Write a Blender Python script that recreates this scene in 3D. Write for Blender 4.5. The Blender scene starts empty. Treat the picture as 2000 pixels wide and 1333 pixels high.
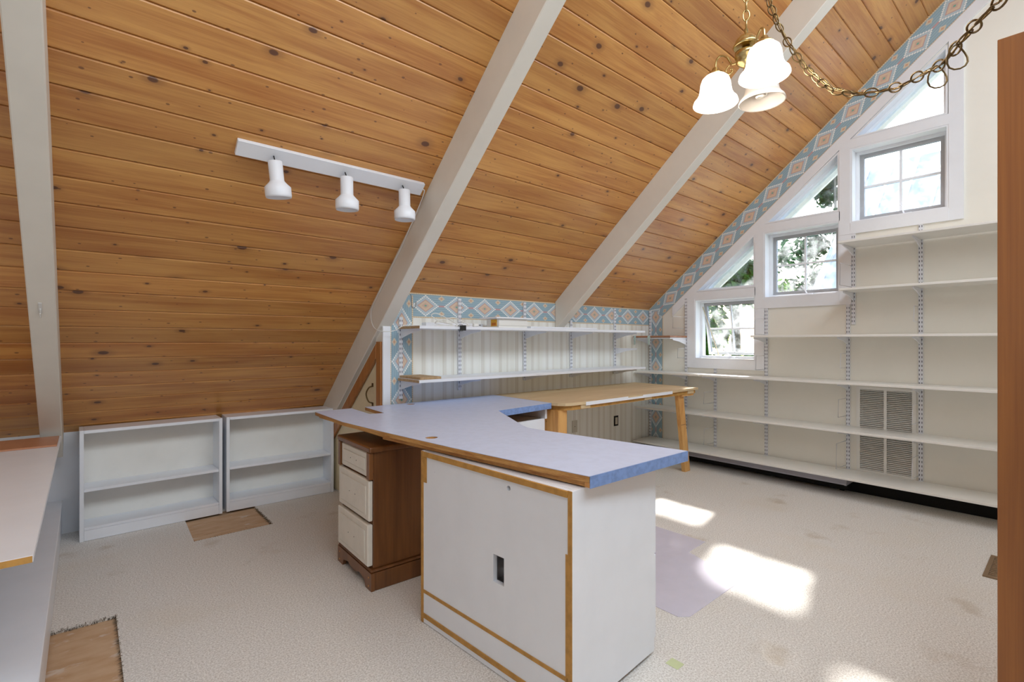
import bpy, bmesh, math, random
from mathutils import Vector, Matrix
from math import sin, cos, pi, radians, atan, atan2, hypot, sqrt
random.seed(7)
SC = bpy.context.scene
COL = SC.collection

# ------------------------------------------------------------------ camera, sky, sun, exposure
cam = bpy.data.cameras.new('camera')
cam.sensor_width = 36.0
cam.lens = 36.0 * 965.6 / 2000.0
cam.clip_start = 0.02
cam.clip_end = 300
camo = bpy.data.objects.new('camera', cam)
COL.objects.link(camo)
YAW = 49.08
camo.location = (0, 0, 1.2)
camo.rotation_euler = (radians(90), 0, radians(YAW - 90))
SC.camera = camo

vs = SC.view_settings
vs.view_transform = 'Standard'
vs.look = 'None'
vs.gamma = 1.0
vs.use_curve_mapping = False
vs.exposure = -0.48
SC.display_settings.display_device = 'sRGB'
SC.cycles.use_denoising = True
SC.cycles.max_bounces = 10
SC.cycles.diffuse_bounces = 6
SC.cycles.transparent_max_bounces = 16
SC.cycles.sample_clamp_indirect = 6.0
SC.cycles.caustics_reflective = False
SC.cycles.caustics_refractive = False

world = bpy.data.worlds.new('World')
SC.world = world
world.use_nodes = True
wn = world.node_tree
wn.nodes.clear()
wo = wn.nodes.new('ShaderNodeOutputWorld')
wb = wn.nodes.new('ShaderNodeBackground')
ws = wn.nodes.new('ShaderNodeTexSky')
ws.sky_type = 'NISHITA'
ws.sun_disc = False
ws.sun_elevation = radians(41)
ws.sun_rotation = radians(77)
ws.air_density = 1.2
ws.dust_density = 1.5
wb.inputs[1].default_value = 0.85
wn.links.new(ws.outputs[0], wb.inputs[0])
wn.links.new(wb.outputs[0], wo.inputs[0])

sun = bpy.data.lights.new('sun', 'SUN')
sun.energy = 22.0
sun.color = (1.0, 0.96, 0.9)
sun.angle = radians(2.4)
suno = bpy.data.objects.new('sun', sun)
COL.objects.link(suno)
suno.location = (12, 4, 12)
suno.rotation_euler = Vector((-1.14, -0.25, -1.0)).to_track_quat('-Z', 'Y').to_euler()


def area_light(name, loc, aim, sx, sy, power, color):
    l = bpy.data.lights.new(name, 'AREA')
    l.shape = 'RECTANGLE'
    l.size, l.size_y = sx, sy
    l.energy = power
    l.color = color
    o = bpy.data.objects.new(name, l)
    COL.objects.link(o)
    o.location = loc
    o.rotation_euler = (Vector(aim) - Vector(loc)).to_track_quat('-Z', 'Y').to_euler()
    return o


# added fill lights out of view, before solid far gable, slope and side wall
area_light('fill_far_gable', (-2.97, 0.4, 1.75), (2.0, 0.4, 1.75), 2.6, 1.7, 9, (0.84, 0.92, 1.0))
area_light('fill_far_slope', (1.3, -0.70, 3.565), (1.3, -0.70 + 0.6508, 3.565 - 0.7593), 5.2, 0.9, 155, (0.80, 0.90, 1.0))
area_light('fill_far_side', (2.6, -3.06, 0.8), (2.6, 2.0, 0.8), 3.0, 0.7, 9, (0.84, 0.91, 1.0))

# ------------------------------------------------------------------ helpers
S = 0.8571                      # ceiling slope, rise over run
K = 1.556 + S * 3.073           # S*Y + Z = K on the boards' face
PIT = atan(S)
XG, YK, YL = 4.65, 3.09, 4.154  # gable wall, papered knee wall, low knee wall
ZK = K - S * YK
XR = 1.523                      # return wall
NRM = Vector((0, sin(PIT), cos(PIT)))


def lin(r, g=None, b=None):
    if g is None:
        r, g, b = r
    f = lambda c: (c / 255) / 12.92 if c / 255 <= 0.04045 else ((c / 255 + 0.055) / 1.055) ** 2.4
    return (f(r), f(g), f(b), 1.0)


class NB:
    """tiny node-graph builder"""
    def __init__(s, name, rough=0.5, spec=0.5):
        s.m = bpy.data.materials.new(name)
        s.m.use_nodes = True
        s.t = s.m.node_tree
        s.t.nodes.clear()
        s.out = s.n('ShaderNodeOutputMaterial')
        s.p = s.n('ShaderNodeBsdfPrincipled')
        s.p.inputs['Roughness'].default_value = rough
        s.p.inputs['Specular IOR Level'].default_value = spec
        s.l(s.p.outputs[0], s.out.inputs[0])

    def n(s, typ, **kw):
        nd = s.t.nodes.new(typ)
        for k, v in kw.items():
            setattr(nd, k, v)
        return nd

    def l(s, a, b):
        s.t.links.new(a, b)

    def put(s, sock, v):
        if isinstance(v, (int, float)):
            sock.default_value = v
        elif isinstance(v, (tuple, list)):
            sock.default_value = v
        else:
            s.l(v, sock)

    def math(s, op, a, b=0.0, c=0.0):
        nd = s.n('ShaderNodeMath', operation=op)
        for i, v in enumerate((a, b, c)):
            s.put(nd.inputs[i], v)
        return nd.outputs[0]

    def vmul(s, vec, sc):
        nd = s.n('ShaderNodeVectorMath', operation='MULTIPLY')
        s.put(nd.inputs[0], vec)
        s.put(nd.inputs[1], sc)
        return nd.outputs[0]

    def vadd(s, a, b):
        nd = s.n('ShaderNodeVectorMath', operation='ADD')
        s.put(nd.inputs[0], a)
        s.put(nd.inputs[1], b)
        return nd.outputs[0]

    def mix(s, f, a, b):
        nd = s.n('ShaderNodeMix', data_type='RGBA')
        s.put(nd.inputs[0], f)
        s.put(nd.inputs[6], a)
        s.put(nd.inputs[7], b)
        return nd.outputs[2]

    def noise(s, vec, scale=5, detail=3, rough=0.5, dist=0.0):
        nd = s.n('ShaderNodeTexNoise')
        s.put(nd.inputs['Vector'], vec)
        nd.inputs['Scale'].default_value = scale
        nd.inputs['Detail'].default_value = detail
        nd.inputs['Roughness'].default_value = rough
        nd.inputs['Distortion'].default_value = dist
        return nd.outputs[0]

    def step(s, v, lo, hi):
        nd = s.n('ShaderNodeMapRange', interpolation_type='SMOOTHSTEP')
        s.put(nd.inputs[0], v)
        nd.inputs[1].default_value = lo
        nd.inputs[2].default_value = hi
        return nd.outputs[0]

    def obj(s):
        return s.n('ShaderNodeTexCoord').outputs['Object']

    def uv(s):
        return s.n('ShaderNodeTexCoord').outputs['UV']

    def rnd(s):
        return s.n('ShaderNodeObjectInfo').outputs['Random']

    def xyz(s, v):
        nd = s.n('ShaderNodeSeparateXYZ')
        s.l(v, nd.inputs[0])
        return nd.outputs

    def vec(s, x, y, z=0.0):
        nd = s.n('ShaderNodeCombineXYZ')
        for i, v in enumerate((x, y, z)):
            s.put(nd.inputs[i], v)
        return nd.outputs[0]

    def bump(s, h, strength=0.2, dist=0.002):
        nd = s.n('ShaderNodeBump')
        nd.inputs['Strength'].default_value = strength
        nd.inputs['Distance'].default_value = dist
        s.l(h, nd.inputs['Height'])
        s.l(nd.outputs[0], s.p.inputs['Normal'])

    def col(s, v):
        s.put(s.p.inputs['Base Color'], v)
        return s.m


def plain(name, rgb, rough=0.5, metal=0.0, var=0.04, scale=6.0, spec=0.5, bump=0.0):
    b = NB(name, rough, spec)
    b.p.inputs['Metallic'].default_value = metal
    c = lin(rgb)
    d = tuple(x * (1 - var * 2) for x in c[:3]) + (1.0,)
    nz = b.noise(b.obj(), scale, 4, 0.6)
    b.col(b.mix(b.step(nz, 0.35, 0.7), c, d))
    if bump:
        b.bump(b.noise(b.obj(), 160, 2), bump, 0.001)
    return b.m


def wood(name, light, dark, grain=(1.0, 14.0, 14.0), knots=0.0, rough=0.45, coat=0.0, kx=4.0, ky=6.5, rand=0.25, axis=0):
    """plank timber: grain runs along local axis 0 (x), 1 (y) or 2 (z)"""
    b = NB(name, rough)
    o = b.obj()
    x, y, z = b.xyz(o)
    if axis == 1:
        x, y = y, x
    elif axis == 2:
        x, z = z, x
    r = b.rnd()
    off = b.vec(b.math('MULTIPLY', r, 61.0), b.math('MULTIPLY', r, 23.0), b.math('MULTIPLY', r, 7.0))
    p = b.vadd(b.vec(x, y, z), off)
    g1 = b.noise(b.vmul(p, grain), 1.6, 5, 0.6, 0.6)
    g2 = b.noise(b.vmul(p, (grain[0] * 1.5, grain[1] * 6, grain[2] * 6)), 2.0, 3, 0.6, 0.2)
    big = b.noise(b.vmul(p, (0.9, 4.0, 4.0)), 1.0, 2, 0.5, 0.8)
    f = b.math('ADD', b.math('MULTIPLY', g1, 0.55), b.math('ADD', b.math('MULTIPLY', g2, 0.25), b.math('MULTIPLY', big, 0.3)))
    c = b.mix(b.step(f, 0.38, 0.74), lin(light), lin(dark))
    if knots:
        vo = b.n('ShaderNodeTexVoronoi', feature='F1', voronoi_dimensions='2D')
        wob = b.noise(b.vmul(p, (9, 18, 18)), 2.0, 2)
        px, py, pz = b.xyz(p)
        b.l(b.vec(b.math('MULTIPLY', px, kx), b.math('MULTIPLY', py, ky)), vo.inputs['Vector'])
        vo.inputs['Scale'].default_value = 1.0
        cr, cg, cb = b.n('ShaderNodeSeparateColor').outputs[:3]
        sep = cr.node
        b.l(vo.outputs['Color'], sep.inputs[0])
        size = b.math('MULTIPLY_ADD', b.math('POWER', cg, 2.2), 0.085, 0.016)
        on = b.math('GREATER_THAN', cr, 1 - knots)
        d = b.math('SUBTRACT', vo.outputs['Distance'], b.math('MULTIPLY', b.math('SUBTRACT', wob, 0.5), 0.035))
        rel = b.math('DIVIDE', d, size)
        halo = b.math('MULTIPLY', b.math('SUBTRACT', 1.0, b.step(rel, 0.9, 3.2)), b.math('MULTIPLY', on, 0.45))
        core = b.math('MULTIPLY', b.math('SUBTRACT', 1.0, b.step(rel, 0.75, 1.15)), b.math('MULTIPLY', on, 0.9))
        c = b.mix(halo, c, lin([v * 0.75 for v in dark]))
        c = b.mix(core, c, lin(84, 44, 24))
        v2 = b.n('ShaderNodeTexVoronoi', feature='F1', voronoi_dimensions='2D')
        b.l(b.vec(b.math('MULTIPLY', px, kx * 2.1), b.math('MULTIPLY_ADD', py, ky * 2.2, 3.3)), v2.inputs['Vector'])
        v2.inputs['Scale'].default_value = 1.0
        s2_ = b.n('ShaderNodeSeparateColor')
        b.l(v2.outputs['Color'], s2_.inputs[0])
        on2 = b.math('GREATER_THAN', s2_.outputs[0], 1 - knots * 0.75)
        r2 = b.math('DIVIDE', v2.outputs['Distance'], b.math('MULTIPLY_ADD', s2_.outputs[1], 0.05, 0.02))
        c = b.mix(b.math('MULTIPLY', b.math('SUBTRACT', 1.0, b.step(r2, 0.7, 1.3)), b.math('MULTIPLY', on2, 0.75)), c, lin(98, 54, 28))
    hs = b.n('ShaderNodeHueSaturation')
    b.put(hs.inputs['Value'], b.math('MULTIPLY_ADD', r, rand, 1 - rand * 0.5))
    b.l(c, hs.inputs['Color'])
    b.col(hs.outputs[0])
    b.p.inputs['Coat Weight'].default_value = coat
    b.p.inputs['Coat Roughness'].default_value = 0.28
    b.bump(g2, 0.08, 0.001)
    return b.m


M = {}
M['pine'] = wood('varnished_knotty_pine', (214, 158, 86), (174, 108, 46), (0.9, 12, 12), 0.55, 0.42, 0.6)
M['pine_dark'] = plain('groove_shadow_stain', (84, 46, 20), 0.7)
M['white_beam'] = plain('beam_paint', (226, 221, 210), 0.55, var=0.03, scale=3)
M['wall'] = plain('cream_wall_paint', (237, 234, 224), 0.65, var=0.02, scale=2.5, bump=0.05)
M['trimwhite'] = plain('white_trim_paint', (234, 237, 242), 0.4, var=0.015)
M['melamine'] = plain('white_melamine', (236, 239, 245), 0.35, var=0.015)
M['shelfwhite'] = plain('off_white_shelf', (236, 234, 228), 0.35, var=0.02)
M['metalwhite'] = plain('white_enamel', (228, 230, 236), 0.35, var=0.02)
M['slot'] = plain('slot_shadow', (52, 50, 62), 0.8)
M['black'] = plain('black_plastic', (24, 25, 28), 0.4)
M['chip'] = plain('raw_chipboard', (190, 160, 120), 0.8, var=0.14, scale=70)
M['mdf'] = plain('raw_tan_edge', (196, 146, 74), 0.7, var=0.12, scale=25)
M['blue'] = plain('blue_laminate', (204, 214, 240), 0.34, var=0.03, scale=25)
M['blueedge'] = plain('blue_laminate_edge', (128, 156, 208), 0.4, var=0.12, scale=45)
M['ply'] = wood('plywood_face', (214, 190, 150), (196, 168, 128), (0.8, 5, 5), 0, 0.6, 0, rand=0.0)
M['plyedge'] = wood('plywood_edge', (206, 158, 92), (150, 92, 40), (1.0, 40, 60), 0, 0.65, 0, rand=0.0, axis=1)
M['fir'] = wood('fir_stud', (228, 178, 110), (196, 132, 62), (1.0, 14, 14), 0.5, 0.5, 0.1, 4.0, 9.0, 0.1, axis=2)
M['firtrim'] = wood('stained_trim', (180, 124, 70), (150, 92, 44), (0.8, 14, 14), 0, 0.45, 0.2, rand=0.05, axis=2)
M['walnut'] = wood('dark_stained_maple', (132, 84, 42), (94, 54, 22), (0.8, 6, 6), 0, 0.4, 0.3, rand=0.05, axis=2)
M['oak'] = wood('brown_board', (176, 126, 92), (134, 86, 58), (0.8, 8, 8), 0, 0.45, 0.1, rand=0.0, axis=1)
M['cabwood'] = wood('cabinet_veneer', (154, 96, 40), (124, 72, 26), (0.6, 12, 12), 0, 0.42, 0.25, rand=0.0, axis=2)
M['creampaint'] = plain('cream_drawer_paint', (232, 226, 214), 0.5, var=0.03, scale=12)
M['doorpaint'] = plain('cream_door_paint', (226, 212, 178), 0.5, var=0.03)
M['brass'] = plain('polished_brass', (206, 184, 128), 0.25, 1.0)
M['antique'] = plain('antique_brass', (118, 98, 66), 0.45, 1.0)
M['steel'] = plain('dull_steel', (150, 150, 150), 0.35, 1.0)
M['alu'] = plain('grey_sash', (176, 178, 182), 0.45, 0.3)
M['cord'] = plain('white_cord', (236, 236, 232), 0.5)
M['heater'] = plain('grey_heater', (176, 174, 184), 0.5)
M['bronze'] = plain('brown_register', (150, 124, 96), 0.45, 0.4)
M['yellow'] = plain('yellow_label', (236, 178, 46), 0.6, var=0.1, scale=120)
M['orange'] = plain('label_print', (196, 112, 20), 0.6)
M['green_note'] = plain('pale_green_paper', (206, 216, 170), 0.8)
M['clip'] = plain('pale_green_clip', (196, 214, 208), 0.4)
M['plasticclear'] = plain('clear_hook', (222, 220, 216), 0.15)
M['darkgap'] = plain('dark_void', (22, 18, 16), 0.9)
M['plate'] = plain('ivory_plate', (206, 200, 186), 0.5)
M['bulb'] = plain('cfl_glass', (238, 232, 220), 0.4)


def m_tilewood():
    b = NB('parquet_strip', 0.35)
    x, y, z = b.xyz(b.obj())
    ch = b.math('FLOOR', b.math('MULTIPLY', x, 13.0))
    wn_ = b.n('ShaderNodeTexWhiteNoise', noise_dimensions='1D')
    b.l(ch, wn_.inputs['W'])
    g = b.noise(b.vmul(b.obj(), (4, 40, 40)), 3, 3)
    c = b.mix(wn_.outputs['Value'], lin(190, 134, 100), lin(206, 156, 122))
    b.col(b.mix(b.math('MULTIPLY', g, 0.35), c, lin(160, 102, 70)))
    return b.m


M['parquet'] = m_tilewood()


def m_carpet():
    b = NB('worn_beige_carpet', 0.95, 0.1)
    o = b.obj()
    fine = b.noise(o, 150, 3, 0.75)
    mid = b.noise(o, 38, 3, 0.6)
    big = b.noise(o, 1.1, 4, 0.55)
    c = b.mix(b.step(fine, 0.35, 0.68), lin(244, 242, 238), lin(198, 193, 186))
    c = b.mix(b.math('MULTIPLY', b.step(big, 0.5, 0.75), 0.5), c, lin(218, 206, 186))
    spot = b.noise(o, 4.2, 3, 0.5)
    c = b.mix(b.math('MULTIPLY', b.step(spot, 0.6, 0.8), 0.4), c, lin(168, 146, 112))
    b.bump(b.math('ADD', fine, b.math('MULTIPLY', mid, 0.5)), 0.5, 0.006)
    return b.col(c)


M['carpet'] = m_carpet()


def m_subfloor():
    b = NB('painted_subfloor_ply', 0.75)
    o = b.obj()
    g = b.noise(b.vmul(o, (4, 10, 3)), 2, 4)
    c = b.mix(b.step(g, 0.3, 0.75), lin(206, 176, 144), lin(192, 156, 120))
    p = b.noise(b.vmul(o, (5, 8, 4)), 1.6, 4, 0.6)
    c = b.mix(b.math('MULTIPLY', b.step(p, 0.58, 0.68), 0.6), c, lin(222, 214, 206))
    return b.col(c)


M['subfloor'] = m_subfloor()


def m_border():
    """woven-blanket style paper border; uv in metres, u along, v across 0..0.176"""
    b = NB('woven_pattern_border_paper', 0.75, 0.3)
    u, v, w = b.xyz(b.uv())
    per = 0.268
    A = lambda a: b.math('ABSOLUTE', a)
    q = lambda a, st: b.math('MULTIPLY', b.math('ROUND', b.math('DIVIDE', a, st)), st)
    x = b.math('MULTIPLY', b.math('SUBTRACT', b.math('FRACT', b.math('DIVIDE', u, per)), 0.5), per)
    y = b.math('SUBTRACT', v, 0.088)
    d = b.math('ADD', b.math('DIVIDE', A(x), 0.105), b.math('DIVIDE', A(y), 0.07))
    ds = b.math('ADD', b.math('DIVIDE', q(A(x), 0.013), 0.105), b.math('DIVIDE', q(A(y), 0.009), 0.07))
    ln = b.math('FRACT', b.math('MULTIPLY', v, 62.0))
    c = b.mix(b.math('LESS_THAN', ln, 0.16), lin(160, 186, 196), lin(128, 154, 168))
    nz = b.noise(b.uv(), 26, 3)
    c = b.mix(b.math('MULTIPLY', nz, 0.45), c, lin(146, 172, 192))
    # little diamonds between the large ones, top and bottom
    x2 = b.math('SUBTRACT', A(x), per / 2)
    for yy in (0.056, -0.056):
        d2 = b.math('ADD', b.math('DIVIDE', q(A(x2), 0.006), 0.03), b.math('DIVIDE', A(b.math('SUBTRACT', y, yy)), 0.02))
        c = b.mix(b.math('LESS_THAN', d2, 1.0), c, lin(214, 202, 180))
        c = b.mix(b.math('LESS_THAN', d2, 0.45), c, lin(210, 168, 140))
    bar = b.math('MULTIPLY', b.math('LESS_THAN', A(y), 0.006), b.math('GREATER_THAN', A(x), 0.09))
    c = b.mix(bar, c, lin(200, 160, 160))
    c = b.mix(b.math('LESS_THAN', ds, 1.08), c, lin(236, 238, 236))
    c = b.mix(b.math('LESS_THAN', ds, 0.92), c, lin(184, 200, 208))
    c = b.mix(b.math('LESS_THAN', d, 0.66), c, lin(198, 164, 160))
    c = b.mix(b.math('LESS_THAN', d, 0.56), c, lin(218, 196, 172))
    c = b.mix(b.math('LESS_THAN', d, 0.3), c, lin(210, 180, 164))
    c = b.mix(b.math('LESS_THAN', d, 0.12), c, lin(132, 178, 160))
    edge = b.math('GREATER_THAN', A(y), 0.079)
    dash = b.math('LESS_THAN', b.math('FRACT', b.math('MULTIPLY', u, 70.0)), 0.5)
    c = b.mix(edge, c, b.mix(dash, lin(226, 208, 178), lin(206, 182, 148)))
    return b.col(c)


M['border'] = m_border()


def m_stripe():
    """cream paper with fine paired tan stripes; uv in metres"""
    b = NB('striped_cream_paper', 0.7, 0.3)
    u, v, w = b.xyz(b.uv())
    f = b.math('MULTIPLY', b.math('FRACT', b.math('DIVIDE', u, 0.1785)), 0.1785)
    nz = b.noise(b.vmul(b.uv(), (6, 0.6, 1)), 2, 2)
    c = b.mix(b.step(nz, 0.3, 0.7), lin(241, 241, 236), lin(233, 232, 223))
    for p, wd, k in ((0.02, 0.0022, 0.75), (0.034, 0.0022, 0.75), (0.11, 0.0020, 0.6), (0.045, 0.004, 0.25), (0.098, 0.004, 0.22)):
        e = b.math('LESS_THAN', b.math('ABSOLUTE', b.math('SUBTRACT', f, p)), wd)
        c = b.mix(b.math('MULTIPLY', e, k), c, lin(176, 160, 138))
    return b.col(c)


M['stripe'] = m_stripe()


def m_glass():
    b = NB('dusty_window_glass', 0.05)
    t = b.n('ShaderNodeBsdfTransparent')
    g = b.n('ShaderNodeBsdfGlossy')
    g.inputs['Roughness'].default_value = 0.03
    d = b.n('ShaderNodeBsdfTranslucent')
    d.inputs[0].default_value = (0.9, 0.93, 0.96, 1)
    m1 = b.n('ShaderNodeMixShader')
    m1.inputs[0].default_value = 0.05
    b.l(t.outputs[0], m1.inputs[1]); b.l(g.outputs[0], m1.inputs[2])
    m2 = b.n('ShaderNodeMixShader')
    nz = b.noise(b.obj(), 7, 4, 0.65)
    b.l(b.math('MULTIPLY', b.step(nz, 0.35, 0.75), 0.16), m2.inputs[0])
    b.l(m1.outputs[0], m2.inputs[1]); b.l(d.outputs[0], m2.inputs[2])
    b.l(m2.outputs[0], b.out.inputs[0])
    return b.m


M['glass'] = m_glass()


def m_mat():
    b = NB('clear_vinyl_mat', 0.28, 0.8)
    b.p.inputs['Base Color'].default_value = lin(240, 238, 253)
    t = b.n('ShaderNodeBsdfTransparent')
    t.inputs[0].default_value = (0.985, 0.98, 0.99, 1)
    mx = b.n('ShaderNodeMixShader')
    nz = b.noise(b.obj(), 9, 3)
    b.l(b.math('MULTIPLY_ADD', nz, 0.10, 0.42), mx.inputs[0])
    b.l(t.outputs[0], mx.inputs[1]); b.l(b.p.outputs[0], mx.inputs[2])
    b.l(mx.outputs[0], b.out.inputs[0])
    return b.m


M['vinyl'] = m_mat()


def m_shade(name, strength):
    b = NB(name, 0.35)
    b.p.inputs['Base Color'].default_value = lin(240, 232, 222)
    b.p.inputs['Subsurface Weight'].default_value = 0.0
    b.p.inputs['Emission Color'].default_value = (1.0, 0.93, 0.82, 1)
    b.p.inputs['Emission Strength'].default_value = strength
    return b.m


M['shade_lit'] = m_shade('lit_opal_glass', 2.4)
M['shade_off'] = m_shade('unlit_opal_glass', 0.0)
M['shade_off'].node_tree.nodes['Principled BSDF'].inputs['Base Color'].default_value = lin(206, 196, 186)
M['shade_off'].node_tree.nodes['Principled BSDF'].inputs['Emission Strength'].default_value = 0.0

# ---- mesh helpers
def box(bm, x0, x1, y0, y1, z0, z1):
    vs_ = [bm.verts.new(p) for p in ((x0, y0, z0), (x1, y0, z0), (x1, y1, z0), (x0, y1, z0), (x0, y0, z1), (x1, y0, z1), (x1, y1, z1), (x0, y1, z1))]
    for f in ((3, 2, 1, 0), (4, 5, 6, 7), (0, 1, 5, 4), (1, 2, 6, 5), (2, 3, 7, 6), (3, 0, 4, 7)):
        bm.faces.new([vs_[i] for i in f])
    return vs_


def bx(*a):
    bm = bmesh.new()
    box(bm, *a)
    return bm


def bev(bm, w=0.002, seg=1):
    bmesh.ops.bevel(bm, geom=bm.edges[:], offset=w, segments=seg, affect='EDGES', profile=0.5)
    return bm


def rbx(x0, x1, y0, y1, z0, z1, w=0.0025):
    return bev(bx(x0, x1, y0, y1, z0, z1), w)


def prism(bm, poly, a0, a1, axis):
    """poly: 2-D points; axis 0: (y,z) extruded along x; 1: (x,z) along y; 2: (x,y) along z"""
    def P3(p, a):
        return {0: (a, p[0], p[1]), 1: (p[0], a, p[1]), 2: (p[0], p[1], a)}[axis]
    lo = [bm.verts.new(P3(p, a0)) for p in poly]
    hi = [bm.verts.new(P3(p, a1)) for p in poly]
    n = len(poly)
    bm.faces.new(lo)
    bm.faces.new(hi[::-1])
    for i in range(n):
        bm.faces.new((lo[i], hi[i], hi[(i + 1) % n], lo[(i + 1) % n]))
    bmesh.ops.recalc_face_normals(bm, faces=bm.faces[:])
    return bm


def pr(poly, a0, a1, axis):
    return prism(bmesh.new(), poly, a0, a1, axis)


def ring(bm, outer, inner, a0, a1, axis):
    """frame between two loops with equal point counts"""
    def P3(p, a):
        return {0: (a, p[0], p[1]), 1: (p[0], a, p[1]), 2: (p[0], p[1], a)}[axis]
    n = len(outer)
    V = [[bm.verts.new(P3(p, a)) for p in lp] for lp, a in ((outer, a0), (inner, a0), (outer, a1), (inner, a1))]
    for i in range(n):
        j = (i + 1) % n
        bm.faces.new((V[0][i], V[0][j], V[1][j], V[1][i]))
        bm.faces.new((V[2][i], V[3][i], V[3][j], V[2][j]))
        bm.faces.new((V[0][i], V[2][i], V[2][j], V[0][j]))
        bm.faces.new((V[1][i], V[1][j], V[3][j], V[3][i]))
    bmesh.ops.recalc_face_normals(bm, faces=bm.faces[:])
    return bm


def inset(poly, d):
    """offset a convex polygon inwards"""
    n = len(poly)
    cx = sum(p[0] for p in poly) / n
    cy = sum(p[1] for p in poly) / n
    lines = []
    for i in range(n):
        a, b_ = poly[i], poly[(i + 1) % n]
        nx, ny = -(b_[1] - a[1]), b_[0] - a[0]
        L = hypot(nx, ny)
        nx, ny = nx / L, ny / L
        if (cx - a[0]) * nx + (cy - a[1]) * ny < 0:
            nx, ny = -nx, -ny
        lines.append((nx, ny, nx * (a[0] + nx * d) + ny * (a[1] + ny * d)))
    out = []
    for i in range(n):
        a, b_ = lines[i - 1], lines[i]
        det = a[0] * b_[1] - a[1] * b_[0]
        out.append(((a[2] * b_[1] - a[1] * b_[2]) / det, (a[0] * b_[2] - a[2] * b_[0]) / det))
    return out


def sheet(bm, outer, holes, a0, a1, axis):
    """flat slab with holes"""
    def P3(p, a):
        return {0: (a, p[0], p[1]), 1: (p[0], a, p[1]), 2: (p[0], p[1], a)}[axis]
    edges = []
    for lp in [outer] + holes:
        vv = [bm.verts.new(P3(p, a0)) for p in lp]
        for i in range(len(vv)):
            edges.append(bm.edges.new((vv[i], vv[(i + 1) % len(vv)])))
    bmesh.ops.triangle_fill(bm, use_beauty=True, use_dissolve=False, edges=edges)
    r = bmesh.ops.extrude_face_region(bm, geom=bm.faces[:])
    dv = Vector(P3((0, 0), a1 - a0))
    bmesh.ops.translate(bm, vec=dv, verts=[e for e in r['geom'] if isinstance(e, bmesh.types.BMVert)])
    bmesh.ops.recalc_face_normals(bm, faces=bm.faces[:])
    return bm


def tube(bm, pts, r, n=8, closed=False, taper=None):
    pts = [Vector(p) for p in pts]
    N = len(pts)
    rings = []
    up = None
    for i, p in enumerate(pts):
        if closed:
            t = pts[(i + 1) % N] - pts[i - 1]
        else:
            t = pts[min(i + 1, N - 1)] - pts[max(i - 1, 0)]
        t.normalize()
        if up is None:
            up = Vector((0, 0, 1)) if abs(t.z) < 0.9 else Vector((1, 0, 0))
        sd = t.cross(up)
        sd.normalize()
        up = sd.cross(t)
        up.normalize()
        rr = r * (taper[i] if taper else 1)
        rings.append([bm.verts.new(p + sd * rr * cos(2 * pi * k / n) + up * rr * sin(2 * pi * k / n)) for k in range(n)])
    for i in range(N if closed else N - 1):
        a, b_ = rings[i], rings[(i + 1) % N]
        for k in range(n):
            bm.faces.new((a[k], a[(k + 1) % n], b_[(k + 1) % n], b_[k]))
    if not closed:
        bm.faces.new(rings[0][::-1])
        bm.faces.new(rings[-1])
    bmesh.ops.recalc_face_normals(bm, faces=bm.faces[:])
    for f in bm.faces:
        f.smooth = True
    return bm


def lathe(bm, prof, n=28, c=(0, 0, 0), cap=True):
    rings = []
    for r, z in prof:
        rings.append([bm.verts.new((c[0] + r * cos(2 * pi * k / n), c[1] + r * sin(2 * pi * k / n), c[2] + z)) for k in range(n)])
    for a, b_ in zip(rings, rings[1:]):
        for k in range(n):
            f = bm.faces.new((a[k], a[(k + 1) % n], b_[(k + 1) % n], b_[k]))
            f.smooth = True
    if cap:
        bm.faces.new(rings[0][::-1])
        bm.faces.new(rings[-1])
    bmesh.ops.recalc_face_normals(bm, faces=bm.faces[:])
    return bm


def smooth_curve(pts, k=6):
    """Catmull-Rom through points"""
    P_ = [Vector(p) for p in pts]
    P_ = [2 * P_[0] - P_[1]] + P_ + [2 * P_[-1] - P_[-2]]
    out = []
    for i in range(1, len(P_) - 2):
        for j in range(k):
            t = j / k
            a, b_, c, d = P_[i - 1:i + 3]
            out.append(0.5 * ((2 * b_) + (c - a) * t + (2 * a - 5 * b_ + 4 * c - d) * t * t + (3 * b_ - a - 3 * c + d) * t ** 3))
    out.append(P_[-2])
    return out


def mesh_of(bm, name, mat):
    me = bpy.data.meshes.new(name)
    bm.to_mesh(me)
    bm.free()
    if mat is not None:
        me.materials.append(M[mat] if isinstance(mat, str) else mat)
    return me


def obj(name, bm, mat, parent=None, loc=None, rot=None, world=False):
    """link a mesh; world=True: the coordinates are the room's and the parent Empty is unrotated"""
    me = bm if isinstance(bm, bpy.types.Mesh) else mesh_of(bm, name, mat)
    o = bpy.data.objects.new(name, me)
    COL.objects.link(o)
    if parent is not None:
        o.parent = parent
        if world:
            off = Vector((0, 0, 0))
            q_ = parent
            while q_ is not None:
                off += q_.location
                q_ = q_.parent
            o.location = -off
    if loc is not None:
        o.location = loc
    if rot is not None:
        o.rotation_euler = rot
    return o


def tag(o, label, cat, group=None, kind=None):
    o['label'] = label
    o['category'] = cat
    if group:
        o['group'] = group
    if kind:
        o['kind'] = kind
    return o


def thing(name, label, cat, loc=(0, 0, 0), rotz=0.0, group=None, kind=None):
    o = bpy.data.objects.new(name, None)
    COL.objects.link(o)
    o.empty_display_size = 0.05
    o.location = loc
    o.rotation_euler = (0, 0, rotz)
    return tag(o, label, cat, group, kind)


def struct(o, label=None):
    o['kind'] = 'structure'
    if label:
        o['label'] = label
    return o


def uvmap(o, fn):
    me = o.data
    uvl = me.uv_layers.new(name='UVMap')
    for lp in me.loops:
        uvl.data[lp.index].uv = fn(me.vertices[lp.vertex_index].co)


def ceil_z(y):
    return K - S * y


FW = Vector((cos(radians(YAW)), sin(radians(YAW)), 0))
RT = Vector((sin(radians(YAW)), -cos(radians(YAW)), 0))


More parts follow.
